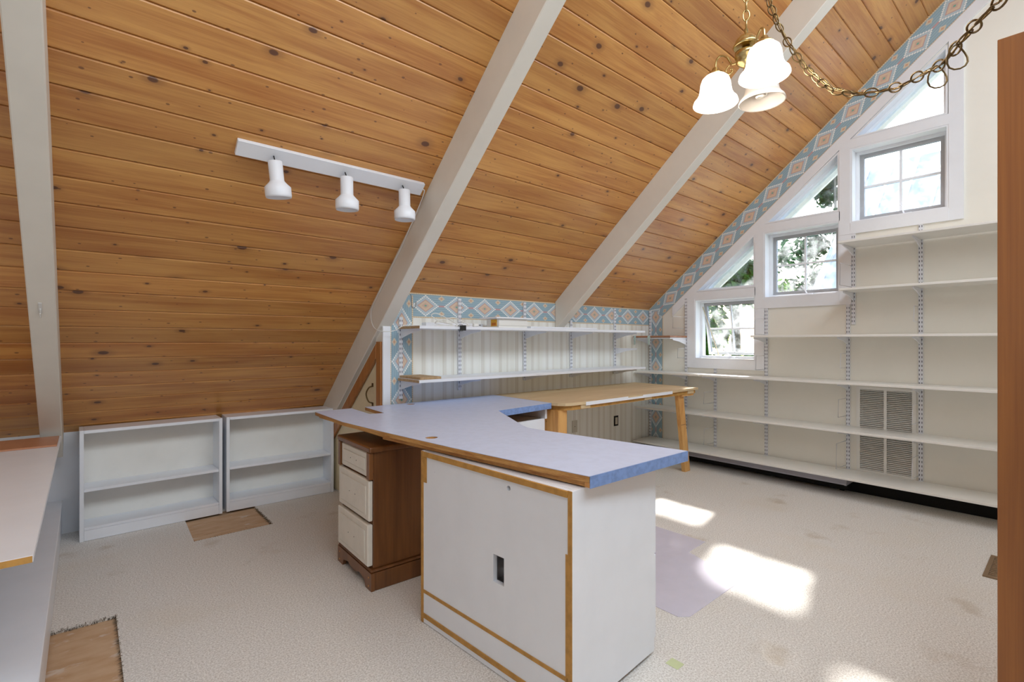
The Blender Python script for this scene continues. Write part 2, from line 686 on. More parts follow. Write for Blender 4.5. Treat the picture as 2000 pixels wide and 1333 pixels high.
def spot(depth, right, z):
    p = FW * depth + RT * right
    return Vector((p.x, p.y, z))


# ================================================================== STRUCTURE
# ---- floor: carpet slab with two cut-outs, plywood below
patchA = [(0.50, 3.481), (0.938, 3.481), (0.938, 4.0), (0.515, 4.0)]
patchB = [(-0.45, 1.85), (0.108, 1.85), (0.108, 2.77), (-0.45, 2.80)]
fl = sheet(bmesh.new(), [(-3.0, -3.09), (XG, -3.09), (XG, YL), (-3.0, YL)], [patchA, patchB], -0.014, 0.0, 2)
floor = struct(obj('floor', fl, 'carpet'), 'worn beige wall-to-wall carpet with two cut-out patches')
sub = obj('subfloor', bx(-3.0, XG, -3.09, YL, -0.06, -0.0215), 'subfloor', floor)
pk = [(0.47, 0.97, 3.60, 4.02), (0.47, 0.80, 3.46, 3.597), (0.803, 0.97, 3.46, 3.597), (-0.47, 0.13, 2.16, 2.82), (-0.47, 0.13, 1.83, 2.157)]
for i, (a, b_, c, d) in enumerate(pk):
    obj('plank', bx(a, b_, c, d, -0.021, -0.0135 - 0.0015 * (i % 3)), 'subfloor', floor)


def fringe(edges, n, seed):
    bm = bmesh.new()
    rg = random.Random(seed)
    for (x0, y0, x1, y1, nx, ny) in edges:
        for i in range(n):
            t = rg.random()
            x, y = x0 + (x1 - x0) * t, y0 + (y1 - y0) * t
            L = rg.uniform(0.004, 0.016)
            sx, sy = rg.uniform(-.006, .006), rg.uniform(-.006, .006)
            z = rg.uniform(-0.011, 0.001)
            a = Vector((x - nx * .004, y - ny * .004, z))
            e = Vector((x + nx * L + sx, y + ny * L + sy, z - 0.003 + rg.uniform(-.002, .003)))
            w_ = Vector((-ny, nx, 0)) * 0.0012
            u_ = Vector((0, 0, 0.0012))
            v = [bm.verts.new(q_) for q_ in (a - w_, a + w_, a + u_ * 2, e)]
            bm.faces.new((v[0], v[1], v[3])); bm.faces.new((v[1], v[2], v[3])); bm.faces.new((v[2], v[0], v[3])); bm.faces.new((v[0], v[2], v[1]))
    return bm


M['fringe'] = plain('frayed_backing', (120, 106, 86), 0.95, var=0.25, scale=90)
fr = obj('carpet_fringe', fringe([(0.938, 3.481, 0.938, 3.9, -1, 0), (0.108, 1.85, 0.108, 2.77, -1, 0), (-0.12, 2.785, 0.108, 2.77, 0, -1), (0.5, 3.481, 0.938, 3.481, 0, 1)], 240, 3), 'fringe', floor)
fr['kind'] = 'stuff'

# ---- ceiling deck with boards
T_DECK = 0.06
def slope_slab(bm, y0, y1, x0, x1, d0, d1):
    """slab along the left slope between y0 and y1; d0, d1: distances above the boards' face, along the normal"""
    def P3(x, y, d):
        return (x, y + NRM.y * d, ceil_z(y) + NRM.z * d)
    c = [P3(x, y, d) for d in (d0, d1) for x, y in ((x0, y0), (x1, y0), (x1, y1), (x0, y1))]
    v = [bm.verts.new(p) for p in c]
    for f in ((0, 1, 2, 3), (7, 6, 5, 4), (0, 4, 5, 1), (1, 5, 6, 2), (2, 6, 7, 3), (3, 7, 4, 0)):
        bm.faces.new([v[i] for i in f])
    bmesh.ops.recalc_face_normals(bm, faces=bm.faces[:])
    return bm


bm = slope_slab(bmesh.new(), -0.02, 4.35, -3.05, 5.15, 0.020, 0.08)
ceiling = struct(obj('ceiling', bm, 'pine_dark'), 'steep sloping ceiling of varnished knotty pine boards')
PITCH = 0.1303
BT = 0.019


def board_mesh(length):
    w2, ch = PITCH / 2 - 0.0008, 0.0055
    prof = [(-w2, BT), (w2, BT), (w2, ch * 0.9), (w2 - ch, 0.0), (-w2 + ch, 0.0), (-w2, ch * 0.9)]
    bm_ = bmesh.new()
    prism(bm_, prof, 0.0, length, 0)
    return mesh_of(bm_, 'board', 'pine')


bl_full, bl_short = board_mesh(XG + 3.0 - 0.002), board_mesh(XR + 0.04 + 3.0)
k = -14
while True:
    s_ = 0.0866 + PITCH * (k + 0.5)
    y = 3.073 - s_ * cos(PIT)
    k += 1
    if y > 4.20:
        continue
    if y < 0.03:
        break
    low = y > YK - 0.02
    o = obj('board', bl_short if low else bl_full, None, ceiling)
    o.location = (-3.0, y, ceil_z(y))
    o.rotation_euler = (-PIT, 0, 0)

# the other slope and the ridge, seen only in reflections and bounced light
bm = bmesh.new()
v = [bm.verts.new(p) for p in ((-3.05, 0.0, K + 0.0), (XG, 0.0, K), (XG, -3.2, K - S * 3.2), (-3.05, -3.2, K - S * 3.2), (-3.05, 0.0, K + .1), (XG, 0.0, K + .1), (XG, -3.25, K - S * 3.2 + .1), (-3.05, -3.25, K - S * 3.2 + .1))]
for f in ((0, 1, 2, 3), (7, 6, 5, 4), (0, 4, 5, 1), (1, 5, 6, 2), (2, 6, 7, 3), (3, 7, 4, 0)):
    bm.faces.new([v[i] for i in f])
bmesh.ops.recalc_face_normals(bm, faces=bm.faces[:])
obj('far_slope', bm, 'wall', ceiling)

# ---- beams under the boards
BD, BW = 0.187, 0.0925


def beam(x0, y_top, y_low, label, cut=None):
    """cut: plumb plane y the beam dies into"""
    def pt(y, d):
        return (y - NRM.y * d, ceil_z(y) - NRM.z * d)
    a, b_ = pt(y_top, -0.004), pt(y_low, -0.004)
    if cut is not None:
        b_ = (cut, ceil_z(cut) + 0.004)
        ys = cut + 0.0
        c = (ys, K - BD / cos(PIT) - S * ys)
    else:
        c = pt(y_low, BD)
    d = pt(y_top, BD)
    o = obj('roof_beam', bev(pr([a, b_, c, d], x0, x0 + BW, 0), 0.004), 'white_beam')
    struct(o, label)
    o['category'] = 'beam'
    return o


beam1 = beam(-0.185, 0.06, 4.14, 'white painted roof beam rising behind the white desktop with a clear hook')
beam2 = beam(1.4975, 0.06, 4.14, 'white painted roof beam beside the track light with a cord along it')
beam3 = beam(3.183, 0.06, 0, 'white painted roof beam ending above the upper shelf on the papered wall', cut=YK - 0.004)
beam0 = beam(-1.87, 0.06, 4.14, 'white painted roof beam behind the white desktop bay')

# ---- walls
# windows: (y left, y right, z bottom, z top); triangle above each
WIN = []
for k in range(3):
    dy, dz = -0.668 * k, 0.562 * k
    WIN.append(((2.552 + dy, 1.957 + dy, 1.02 + dz, 1.616 + dz), [(2.548 + dy, 1.692 + dz), (1.962 + dy, 1.692 + dz), (1.962 + dy, 2.182 + dz)]))
TW = 0.15
holes = []
for (a, b_, c, d), tri in WIN:
    holes.append([(a, c), (b_, c), (b_, d), (a, d)])
    holes.append(list(tri))
GR = (0.803, 1.177, 0.165, 0.842)   # grille y0 y1 z0 z1
holes.append([(GR[0] + .02, GR[2] + .02), (GR[1] - .02, GR[2] + .02), (GR[1] - .02, GR[3] - .02), (GR[0] + .02, GR[3] - .02)])
zr = K - S * 3.2
outer = [(-3.25, -0.06), (YK + 0.1, -0.06), (YK + 0.1, ceil_z(YK + .1) + .05), (0.0, K + 0.06), (-3.25, zr)]
wall_right = struct(obj('wall_right', sheet(bmesh.new(), outer, holes, XG, XG + TW, 0), 'wall'), 'cream gable wall with stepped windows')
obj('duct_void', bx(XG + 0.10, XG + TW + .02, GR[0], GR[1], GR[2], GR[3]), 'darkgap', wall_right)

struct(obj('shade_strip_right', bx(XG - 0.02, XG - 0.0005, -3.0, YK - .002, 0.0005, 0.085), 'darkgap'), 'dark strip for the shade at the foot of the gable wall under the lowest shelf')  # black strip put in for the deep shade under the lowest shelf

# papered knee wall
bm = bx(XR, XG, YK, YK + 0.1, -0.02, ceil_z(YK) + 0.0)
wall_back = struct(obj('wall_back', bm, 'stripe'), 'knee wall papered in fine cream stripes')
uvmap(wall_back, lambda c: (c.x - 1.809, c.z))
# return wall beside the sloping door, built round the door opening
DOOR = [(3.185, 0.012), (3.93, 0.012), (3.93, 0.60), (3.24, 1.19), (3.185, 1.19)]
WR = [(YK + 0.1, -0.02), (YL + 0.1, -0.02), (YL + .1, ceil_z(YL + .1)), (YK + 0.1, ceil_z(YK + .1))]
wall_return = struct(obj('wall_return', pr(WR, XR + 0.012, XR + 0.1, 0), 'wall'), 'return wall under the beam with the sloping closet door')
# low knee wall of the bay, rear wall, right knee wall
wall_left = struct(obj('wall_left', bx(-3.0, XR + 0.1, YL, YL + 0.08, -0.02, ceil_z(YL) + 0.03), 'trimwhite'), 'low white knee wall behind the bookcases')
yy = 3.2
far = [(-3.25, -0.06), (YL + .1, -0.06), (YL + .1, ceil_z(YL + .1) + .03), (0.0, K + 0.06), (-3.25, zr)]
fh = [(-0.95, 0.9), (1.75, 0.9), (1.75, 2.6), (-0.95, 2.6)]
wall_front = struct(obj('wall_front', pr(far, -3.15, -3.0, 0), 'wall'), 'far gable wall')
wall_side = struct(obj('wall_side', bx(-3.0, XG, -3.2, -3.09, -0.06, zr + 0.1), 'wall'), 'knee wall of the far side')

# white corner board at the end of the papered wall
t1 = struct(obj('trim_1', rbx(XR - 0.004, XR + 0.053, YK - 0.016, YK - 0.001, 0.0, 1.30), 'trimwhite'), 'white corner board at the end of the papered wall')


# paper borders (thin printed strips pasted on the walls)
def strip(name, bmx, fn):
    o = obj(name, bmx, 'border')
    uvmap(o, fn)
    return struct(o)


BH = 0.176
s1 = strip('trim_2', bx(XR + 0.054, XG - .001, YK - 0.0022, YK - 0.0002, ZK - BH, ZK), lambda c: (c.x - 1.856 + 0.134, c.z - (ZK - BH)))
s1['label'] = 'printed border strip along the top of the striped paper'
s2 = strip('trim_3', bx(XR + 0.054, XR + 0.054 + BH, YK - 0.0036, YK - 0.0023, 0.0, ZK - 0.02), lambda c: (c.z - 1.06 + 0.134, c.x - (XR + 0.054)))
s2['label'] = 'printed border strip running down the left end of the papered wall'
s3 = strip('trim_4', bx(XG - 0.0022, XG - 0.0002, YK - BH, YK - .001, 0.0, ZK - 0.005), lambda c: (c.z - 1.455 + 0.134, c.y - (YK - BH)))
s3['label'] = 'printed border strip running down the gable corner'
# sloped strip on the gable
def slope_poly(d0, d1, yl, yt):
    """quad on the gable between perpendicular distances d0<d1 below the boards"""
    q_ = 1 / cos(PIT)
    return [(yl, ceil_z(yl) - d0 * q_), (yt, ceil_z(yt) - d0 * q_), (yt, ceil_z(yt) - d1 * q_), (yl, ceil_z(yl) - d1 * q_)]


q_ = 1 / cos(PIT)
pl = [(YK - 0.002, ZK), (0.02, ceil_z(0.02)), (0.02, ceil_z(.02) - BH * q_), (YK - BH, ceil_z(YK - BH) - BH * q_), (YK - 0.002, ceil_z(YK) - BH * q_)]
pl = [(YK - 0.002, ZK), (0.02, ceil_z(0.02)), (0.02, ceil_z(.02) - BH * q_), (YK - BH + .005, ceil_z(YK - BH) - BH * q_)]
s4 = strip('trim_5', pr(pl, XG - 0.0036, XG - 0.0023, 0), lambda c: ((YK - c.y) * q_ * 1.0 - S * 0 + (c.z - ceil_z(c.y)) * sin(PIT) + 0.134, (K - S * c.y - c.z) * cos(PIT)))
s4['label'] = 'printed border strip climbing the gable under the boards'

# slope casing below the border and vertical casings
t6 = struct(obj('trim_6', pr(slope_poly(BH + .001, BH + 0.074, 2.80, 0.40), XG - 0.014, XG - 0.0005, 0), 'trimwhite'), 'white sloping casing along the stepped gable windows')


def window_unit(idx, k):
    (a, b_, c, d), tri = WIN[k]
    w = struct(bpy.data.objects.new('window_%d' % (idx), None))
    COL.objects.link(w)
    w.location = (XG, (a + b_) / 2, c)
    w['label'] = ['lowest gable window, its sash cracked open', 'middle gable window with four panes and a crank', 'topmost four-pane gable window facing a metal roof'][k]
    X0, X1 = XG - 0.015, XG - 0.0004
    def part(n, bmx, mat, p=w):
        return obj(n, bmx, mat, p, world=True)
    lw = 0.078
    ztop_l = ceil_z(a + lw) - (BH + 0.074) * q_
    ztop_l2 = ceil_z(a) - (BH + 0.074) * q_
    part('casing', pr([(a + lw, c - 0.088), (a, c - 0.088), (a, ztop_l2), (a + lw, ztop_l)], X0, X1, 0), 'trimwhite')
    part('casing', bx(X0, X1, b_, a, d, d + 0.074), 'trimwhite')
    part('casing', bx(X0 - 0.002, X1, b_, a, c - 0.088, c), 'trimwhite')
    rr = b_ - 0.079
    part('casing', pr([(b_, c - 0.088), (rr, c - 0.088), (rr, (c + 0.562 - 0.089) if k < 2 else ceil_z(rr) - (BH + .074) * q_), (b_, (c + 0.562 - 0.089) if k < 2 else ceil_z(b_) - (BH + .074) * q_)], X0, X1, 0), 'trimwhite')
    sq = [(a, c), (b_, c), (b_, d), (a, d)]
    part('jamb', ring(bmesh.new(), sq, inset(sq, 0.012), XG - 0.012, XG + TW, 0), 'trimwhite')
    part('stop', ring(bmesh.new(), inset(sq, 0.0125), inset(sq, 0.034), XG + 0.085, XG + 0.148, 0), 'trimwhite')
    # sash: hinged at its top
    hz = d - 0.034
    sash = obj('sash', ring(bmesh.new(), [(p[0], p[1] - hz) for p in inset(sq, 0.0345)], [(p[0], p[1] - hz) for p in inset(sq, 0.062)], -0.014, 0.016, 0), 'alu', w)
    sash.location = (0.128, -(a + b_) / 2, hz - c)
    if k == 0:
        sash.rotation_euler = (0, -radians(11), 0)
    inn = inset(sq, 0.0615)
    ym, zm = (a + b_) / 2, (c + d) / 2 - hz
    ya, yb, zl, zh = inn[0][0], inn[1][0], inn[0][1] - hz, inn[2][1] - hz
    obj('muntin', bx(-0.007, 0.009, ym - 0.008, ym + 0.008, zl, zh), 'trimwhite', sash)
    for (m0, m1) in ((yb, ym - 0.008), (ym + 0.008, ya)):
        obj('muntin', bx(-0.007, 0.009, m0, m1, zm - 0.008, zm + 0.008), 'trimwhite', sash)
        for (n0, n1) in ((zl, zm - 0.008), (zm + 0.008, zh)):
            obj('pane', bx(0.0, 0.003, m0, m1, n0, n1), 'glass', sash)
    # crank operator on the sill
    cr = bmesh.new()
    by, bz = ym - 0.03, c + 0.034
    box(cr, XG + 0.06, XG + 0.084, by - 0.045, by + 0.03, bz - 0.02, bz - 0.004)
    tube(cr, [(XG + 0.07, by, bz - .01), (XG + 0.045, by + .004, bz + 0.02), (XG + 0.05, by + 0.055 - .02 * k, bz + 0.05), (XG + 0.045, by + 0.06 - .02 * k, bz + 0.062)], 0.0055, 8)
    part('crank', cr, 'metalwhite')
    if k == 0:
        part('stay_arm', tube(bmesh.new(), [(XG + 0.09, a - 0.035, d - 0.07), (XG + 0.10, a - 0.20, c + 0.03)], 0.0045, 6), 'doorpaint')
    return w


def tri_unit(idx, k):
    tri = WIN[k][1]
    w = struct(bpy.data.objects.new('window_%d' % idx, None))
    COL.objects.link(w)
    w.location = (XG, tri[1][0], tri[1][1])
    w['label'] = ['lowest triangular gable light', 'middle triangular gable light', 'topmost triangular gable light'][k]
    obj('jamb', ring(bmesh.new(), tri, inset(tri, 0.012), XG - 0.012, XG + TW, 0), 'trimwhite', w, world=True)
    obj('stop', ring(bmesh.new(), inset(tri, 0.0125), inset(tri, 0.034), XG + 0.07, XG + 0.14, 0), 'trimwhite', w, world=True)
    obj('pane', pr(inset(tri, 0.033), XG + 0.100, XG + 0.104, 0), 'glass', w, world=True)
    return w


for k in range(3):
    window_unit(k + 1, k)
    tri_unit(k + 4, k)

# added frames round the fill lights; the walls and slope behind are closed
fo_ = [(-0.92, 0.88), (1.72, 0.88), (1.72, 2.62), (-0.92, 2.62)]
w7 = struct(obj('window_7', ring(bmesh.new(), fo_, inset(fo_, 0.025), -2.9995, -2.955, 0), 'trimwhite'), 'wide frame added round the fill light at the far gable')
fo_ = [(1.08, 0.43), (4.12, 0.43), (4.12, 1.17), (1.08, 1.17)]
w8 = struct(obj('window_8', ring(bmesh.new(), fo_, inset(fo_, 0.025), -3.0895, -3.045, 1), 'trimwhite'), 'low frame added round the fill light at the far knee wall')
fo_ = [(-2.64, -0.48), (2.64, -0.48), (2.64, 0.48), (-2.64, 0.48)]
w9 = struct(obj('window_9', ring(bmesh.new(), fo_, inset(fo_, 0.025), -0.05, 0.022, 2), 'trimwhite', loc=(1.3, -0.70, 3.565), rot=(PIT, 0, 0)), 'long frame added round the fill light under the far slope')

# sloping closet door under the beam with its stained casing
dr = struct(bpy.data.objects.new('door_1', None), 'sloping cream closet door with stained wood casing')
COL.objects.link(dr)
dr.location = (XR, 3.4, 0)
XD = XR + 0.008


def soff(y, d):
    """height on the return wall at perpendicular distance d under the beam soffit plane"""
    return ceil_z(y) - (BD + d) / cos(PIT)


obj('door_panel', pr([(3.16, 0.012), (4.02, 0.012), (4.02, soff(4.02, .115)), (3.16, soff(3.16, .115))], XD - 0.002, XD + 0.004, 0), 'doorpaint', dr, world=True)
obj('casing', bev(pr([(3.095, 0.0), (3.16, 0.0), (3.16, soff(3.16, .03)), (3.095, 1.195)], XD - 0.022, XD - 0.003, 0), 0.002), 'firtrim', dr, world=True)
obj('casing', bev(pr([(3.1605, soff(3.1605, .04)), (4.10, soff(4.10, .04)), (4.10, soff(4.10, .115)), (3.1605, soff(3.1605, .115))], XD - 0.024, XD - 0.003, 0), 0.002), 'firtrim', dr, world=True)
obj('casing', bev(bx(XD - 0.022, XD - 0.003, 4.03, 4.10, 0.0, soff(4.1, .116)), 0.002), 'firtrim', dr, world=True)
hb = tube(bmesh.new(), smooth_curve([(XD - .004, 3.25, 0.885), (XD - .03, 3.255, 0.873), (XD - .042, 3.27, 0.83), (XD - .03, 3.26, 0.78), (XD - .004, 3.25, 0.765)], 5), 0.005, 8)
box(hb, XD - 0.006, XD - 0.002, 3.24, 3.26, 0.88, 0.905)
box(hb, XD - 0.006, XD - 0.002, 3.24, 3.26, 0.745, 0.77)
obj('handle', hb, 'antique', dr, world=True)

# ================================================================== FURNITURE
# ---- two low bookcases
def bookcase(label, loc, rot, group):
    t = thing('bookcase', label, 'bookcase', loc, rot, group)
    W, D, Hh, th = 0.748, 0.2, 0.664, 0.02
    obj('side_panel', rbx(0, th, 0, D, 0, Hh, .0015), 'melamine', t)
    obj('side_panel', rbx(W - th, W, 0, D, 0, Hh, .0015), 'melamine', t)
    obj('top_panel', rbx(th + .0005, W - th - .0005, 0.0006, D, Hh - th, Hh - .0005, .0015), 'melamine', t)
    obj('shelf', rbx(th + .0005, W - th - .0005, 0.008, D - .006, 0.292, 0.309, .0015), 'melamine', t)
    obj('shelf', rbx(th + .0005, W - th - .0005, 0.004, D - .006, 0.064, 0.08, .0015), 'melamine', t)
    obj('kick_board', rbx(th + .0005, W - th - .0005, 0.003, 0.018, 0.001, 0.0632, .0015), 'melamine', t)
    obj('back_panel', bx(th, W - th, D - 0.005, D, 0.001, Hh - th - .001), 'shelfwhite', t)
    return t


bookcase('low white bookcase touching the low wall next to the left roof beam', (-0.018, 3.9, 0.0005), radians(1.0), None)
bookcase('low white bookcase whose corner is overhung by the blue desktop', (0.757, 3.925, 0.0005), radians(-1.9), None)

# ---- white desktop at the left with a parquet strip, low box under it
t = thing('white_desktop', 'white laminate desktop with a bare tan front edge and parquet strip behind', 'desk', (-0.5, 2.6, 0))
obj('top', rbx(-1.2, -0.0955, 1.731, 3.80, 0.643, 0.66, .001), 'melamine', t, world=True)
obj('bare_edge', bx(-1.2, -0.097, 1.7285, 1.7308, 0.643, 0.659), 'mdf', t, world=True)
obj('support_panel', rbx(-1.2, -1.18, 1.80, 3.78, 0.0006, 0.6425), 'melamine', t, world=True)
obj('support_panel', rbx(-1.18, -0.75, 3.70, 3.72, 0.2115, 0.6425), 'melamine', t, world=True)
tag(obj('parquet_strip', rbx(-1.15, -0.103, 3.44, 3.76, 0.6605, 0.669, .001), 'parquet'), 'loose strip of reddish parquet lying on the white desktop', 'floor tile')
tag(obj('ledge_board', rbx(-1.78, -0.187, 3.90, 4.0, 0.60, 0.618, .002), 'shelfwhite'), 'narrow white ledge where the boards meet the low wall', 'ledge')
t = thing('low_bench', 'long low white box bench beneath the white desktop', 'bench', (-0.5, 2.2, 0))
obj('top', rbx(-1.17, -0.098, 0.35, 4.15, 0.192, 0.211), 'melamine', t, world=True)
obj('front_panel', rbx(-0.118, -0.102, 0.36, 4.15, 0.0006, 0.1915), 'melamine', t, world=True)
obj('rear_panel', rbx(-1.17, -1.15, 0.36, 4.15, 0.0006, 0.1915), 'melamine', t, world=True)

# ---- blue desktop
ZT = 0.775
outline = [(1.050, 3.017), (1.278, 3.022), (1.261, 2.718), (1.344, 2.700), (1.369, 3.024), (2.447, 3.047), (2.424, 2.387), (1.913, 2.335), (1.752, 2.008), (1.665, 1.835), (1.645, 1.77), (1.656, 1.66), (1.765, 1.001), (1.201, 1.013), (1.163, 1.26), (1.111, 1.658), (1.06, 2.159), (1.030, 2.55)]
t = thing('blue_desktop', 'irregular blue laminate desktop with raw wood front edge', 'desk', (1.4, 2.0, 0))
circ = lambda cx, cy, r: [(cx + r * cos(a * pi / 9), cy + r * sin(a * pi / 9)) for a in range(18)]
hl = [circ(1.158, 1.877, 0.028), circ(1.665, 2.962, 0.028)]
obj('laminate_top', sheet(bmesh.new(), outline, hl, ZT - 0.002, ZT, 2), 'blue', t, world=True)
inner_core = [((p[0] - 1.5) * 0.9985 + 1.5, (p[1] - 2.0) * 0.9985 + 2.0) for p in outline]
obj('plywood_core', sheet(bmesh.new(), inner_core, hl, ZT - 0.021, ZT - 0.0022, 2), 'plyedge', t, world=True)
# stiffening battens under the edge
bat = [(1.165, 1.03), (1.222, 1.035), (1.075, 2.155), (1.035, 2.15)]
bat = [(1.205, 1.034), (1.26, 1.034), (1.125, 2.18), (1.066, 2.16)]
obj('batten', pr(bat, ZT - 0.038, ZT - 0.0212, 2), 'plyedge', t, world=True)
bat = [(1.076, 2.17), (1.12, 2.185), (1.108, 2.98), (1.062, 2.98)]
obj('batten', pr(bat, ZT - 0.033, ZT - 0.0212, 2), 'mdf', t, world=True)
obj('edge_band', pr([(1.2, 1.0118), (1.766, 0.9998), (1.766, 0.998), (1.2, 1.010)], ZT - 0.039, ZT - 0.0005, 2), 'blueedge', t, world=True)
obj('batten', pr([(1.2015, 1.0135), (1.763, 1.002), (1.7605, 1.033), (1.2015, 1.0335)], ZT - 0.038, ZT - 0.0212, 2), 'fir', t, world=True)
obj('edge_band', pr([(1.913, 2.3345), (2.425, 2.3865), (2.4252, 2.3848), (1.9135, 2.3328)], ZT - 0.039, ZT - 0.0005, 2), 'blueedge', t, world=True)

# ---- plywood table
zp = ZT
po = [(2.452, 3.045), (4.29, 3.02), (4.245, 2.301), (2.64, 2.279), (2.53, 2.283), (2.478, 2.305), (2.446, 2.345), (2.43, 2.392)]
t = thing('plywood_table', 'bare plywood worktable with splayed pine leg and white edge strip', 'table', (3.4, 2.6, 0))
obj('tabletop', sheet(bmesh.new(), po, [circ(3.12, 2.985, 0.024)], zp - 0.019, zp, 2), 'ply', t, world=True)
pe = [(2.49, 3.03), (4.27, 3.00), (4.225, 2.318), (2.64, 2.295), (2.54, 2.30), (2.49, 2.33), (2.46, 2.40)]
obj('edge_frame', ring(bmesh.new(), [(p[0], p[1]) for p in pe], [((p[0] - 3.4) * 0.92 + 3.4, (p[1] - 2.66) * 0.82 + 2.66) for p in pe], zp - 0.052, zp - 0.0195, 2), 'mdf', t, world=True)
# remains of a white edge strip
ws_ = bmesh.new()
prism(ws_, [(2.66, 2.2785), (3.16, 2.2855), (3.16, 2.2825), (2.66, 2.2755)], zp - 0.027, zp - 0.002, 2)
prism(ws_, [(3.16, 2.2855), (3.80, 2.294), (3.80, 2.291), (3.16, 2.2825)], zp - 0.027, zp - 0.011, 2)
prism(ws_, [(3.36, 2.288), (3.80, 2.294), (3.80, 2.291), (3.36, 2.285)], zp - 0.0105, zp - 0.0035, 2)
obj('edge_strip', ws_, 'melamine', t, world=True)
for xs in (2.62, 3.40, 4.08):
    obj('wood_block', bx(xs, xs + 0.10, 2.288 + (xs - 2.64) * .0137, 2.3 + (xs - 2.64) * .0137, zp - 0.048, zp - 0.021), 'ply', t, world=True)


def splay(x0, y0, x1, y1, w, d):
    """board leg from the top point to the foot"""
    bm_ = bmesh.new()
    lo = [bm_.verts.new((x1 + a * w / 2, y1 + b_ * d / 2, 0.0006)) for a, b_ in ((-1, -1), (1, -1), (1, 1), (-1, 1))]
    hi = [bm_.verts.new((x0 + a * w / 2, y0 + b_ * d / 2, zp - 0.0525)) for a, b_ in ((-1, -1), (1, -1), (1, 1), (-1, 1))]
    bm_.faces.new(lo[::-1]); bm_.faces.new(hi)
    for i in range(4):
        bm_.faces.new((lo[i], lo[(i + 1) % 4], hi[(i + 1) % 4], hi[i]))
    bmesh.ops.recalc_face_normals(bm_, faces=bm_.faces[:])
    return bm_


obj('leg', splay(4.02, 2.36, 4.20, 2.395, 0.085, 0.036), 'fir', t, world=True)
obj('cleat', bx(4.0, 4.20, 2.32, 2.99, zp - 0.068, zp - 0.053), 'fir', t, world=True)
obj('leg', rbx(2.452, 2.54, 2.345, 2.383, 0.0006, zp - 0.0525), 'fir', t, world=True)
obj('leg', rbx(2.452, 2.49, 2.384, 2.48, 0.0006, zp - 0.0525), 'fir', t, world=True)
obj('leg', rbx(2.46, 2.55, 2.97, 3.02, 0.0006, zp - 0.0525), 'fir', t, world=True)

# ---- white cabinet under the near end of the blue desktop
cabrot = atan2(1.146 - 1.092, 1.852 - 1.037)
t = thing('white_cabinet', 'white cabinet with bare tan edges and a square cut-out under the blue desktop', 'cabinet', (1.146, 1.037, 0), cabrot)
L, Dp, Hc = 0.817, 0.503, 0.732      # local: y along the front panel (away from camera), x into the depth
yh = lambda s: (1 - s) * L
cut = [(yh(0.6244), 0.328), (yh(0.5556), 0.328), (yh(0.5556), 0.428), (yh(0.6244), 0.428)]
rc = [(yh(0.6533) + 0.009 * cos(a * pi / 6), 0.6825 + 0.009 * sin(a * pi / 6)) for a in range(12)]
pil = [(yh(0.115) + 0.003 * cos(a * pi / 3), 0.655 + 0.003 * sin(a * pi / 3)) for a in range(6)]
obj('front_panel', sheet(bmesh.new(), [(0.017, 0.003), (L - 0.02, 0.003), (L - 0.02, Hc - 0.001), (0.017, Hc - 0.001)], [cut, rc, pil], 0.001, 0.02, 0), 'melamine', t)
obj('end_panel', rbx(0.0, Dp, 0.0, 0.0165, 0.018, Hc, .001), 'melamine', t)
obj('end_panel', rbx(0.0, Dp, L - 0.0195, L, 0.003, Hc, .001), 'melamine', t)
obj('bottom_panel', bx(0.0205, Dp - .02, 0.017, L - 0.02, 0.03, 0.046), 'melamine', t)
obj('top_rail', bx(0.0205, 0.10, 0.017, L - 0.02, Hc - 0.018, Hc), 'melamine', t)
obj('top_rail', bx(Dp - 0.08, Dp - .001, 0.017, L - 0.02, Hc - 0.018, Hc), 'melamine', t)
for n_, a in (('bare_edge', (-0.0015, 0.0008, 0.0, 0.0165, 0.018, Hc - 0.0005)), ('bare_edge', (-0.0015, 0.0008, L - 0.018, L, 0.003, Hc - 0.0005)),
              ('bare_edge', (-0.006, 0.0008, 0.0168, L - 0.0182, Hc - 0.022, Hc - 0.002)), ('bare_edge', (-0.0012, 0.0008, 0.0168, L - 0.0182, 0.130, 0.144)),
              ('bare_edge', (-0.0018, 0.0008, 0.0168, L - 0.0182, 0.024, 0.044)), ('bare_edge', (-0.0012, 0.0008, L - 0.040, L - 0.0184, 0.60, Hc - 0.0225)),
              ('bare_edge', (-0.0012, 0.0008, 0.0168, 0.026, 0.10, 0.53))):
    obj(n_, bx(*a), 'mdf', t)
for (z0, z1) in ((0.06, 0.38), (0.384, 0.71)):
    f_ = obj('drawer', rbx(Dp + 0.0006, Dp + 0.018, 0.004, L - 0.004, z0, z1), 'melamine', t)
    obj('handle', rbx(Dp + 0.0185, Dp + 0.034, L / 2 - 0.05, L / 2 + 0.05, z1 - 0.05, z1 - 0.038), 'steel', f_)
obj('plinth', bx(0.03, Dp - 0.04, 0.025, L - 0.03, 0.0006, 0.0295), 'walnut', t)
tag(obj('paper_note', bx(1.636, 1.682, 0.966, 1.016, 0.0006, 0.0016), 'green_note'), 'small pale green paper scrap at the foot of the white cabinet', 'paper')

# ---- dark drawer pedestal
t = thing('drawer_pedestal', 'dark wood pedestal with three cream drawers on a bracket base', 'drawer unit', (1.051, 2.667, 0), radians(-1.8))
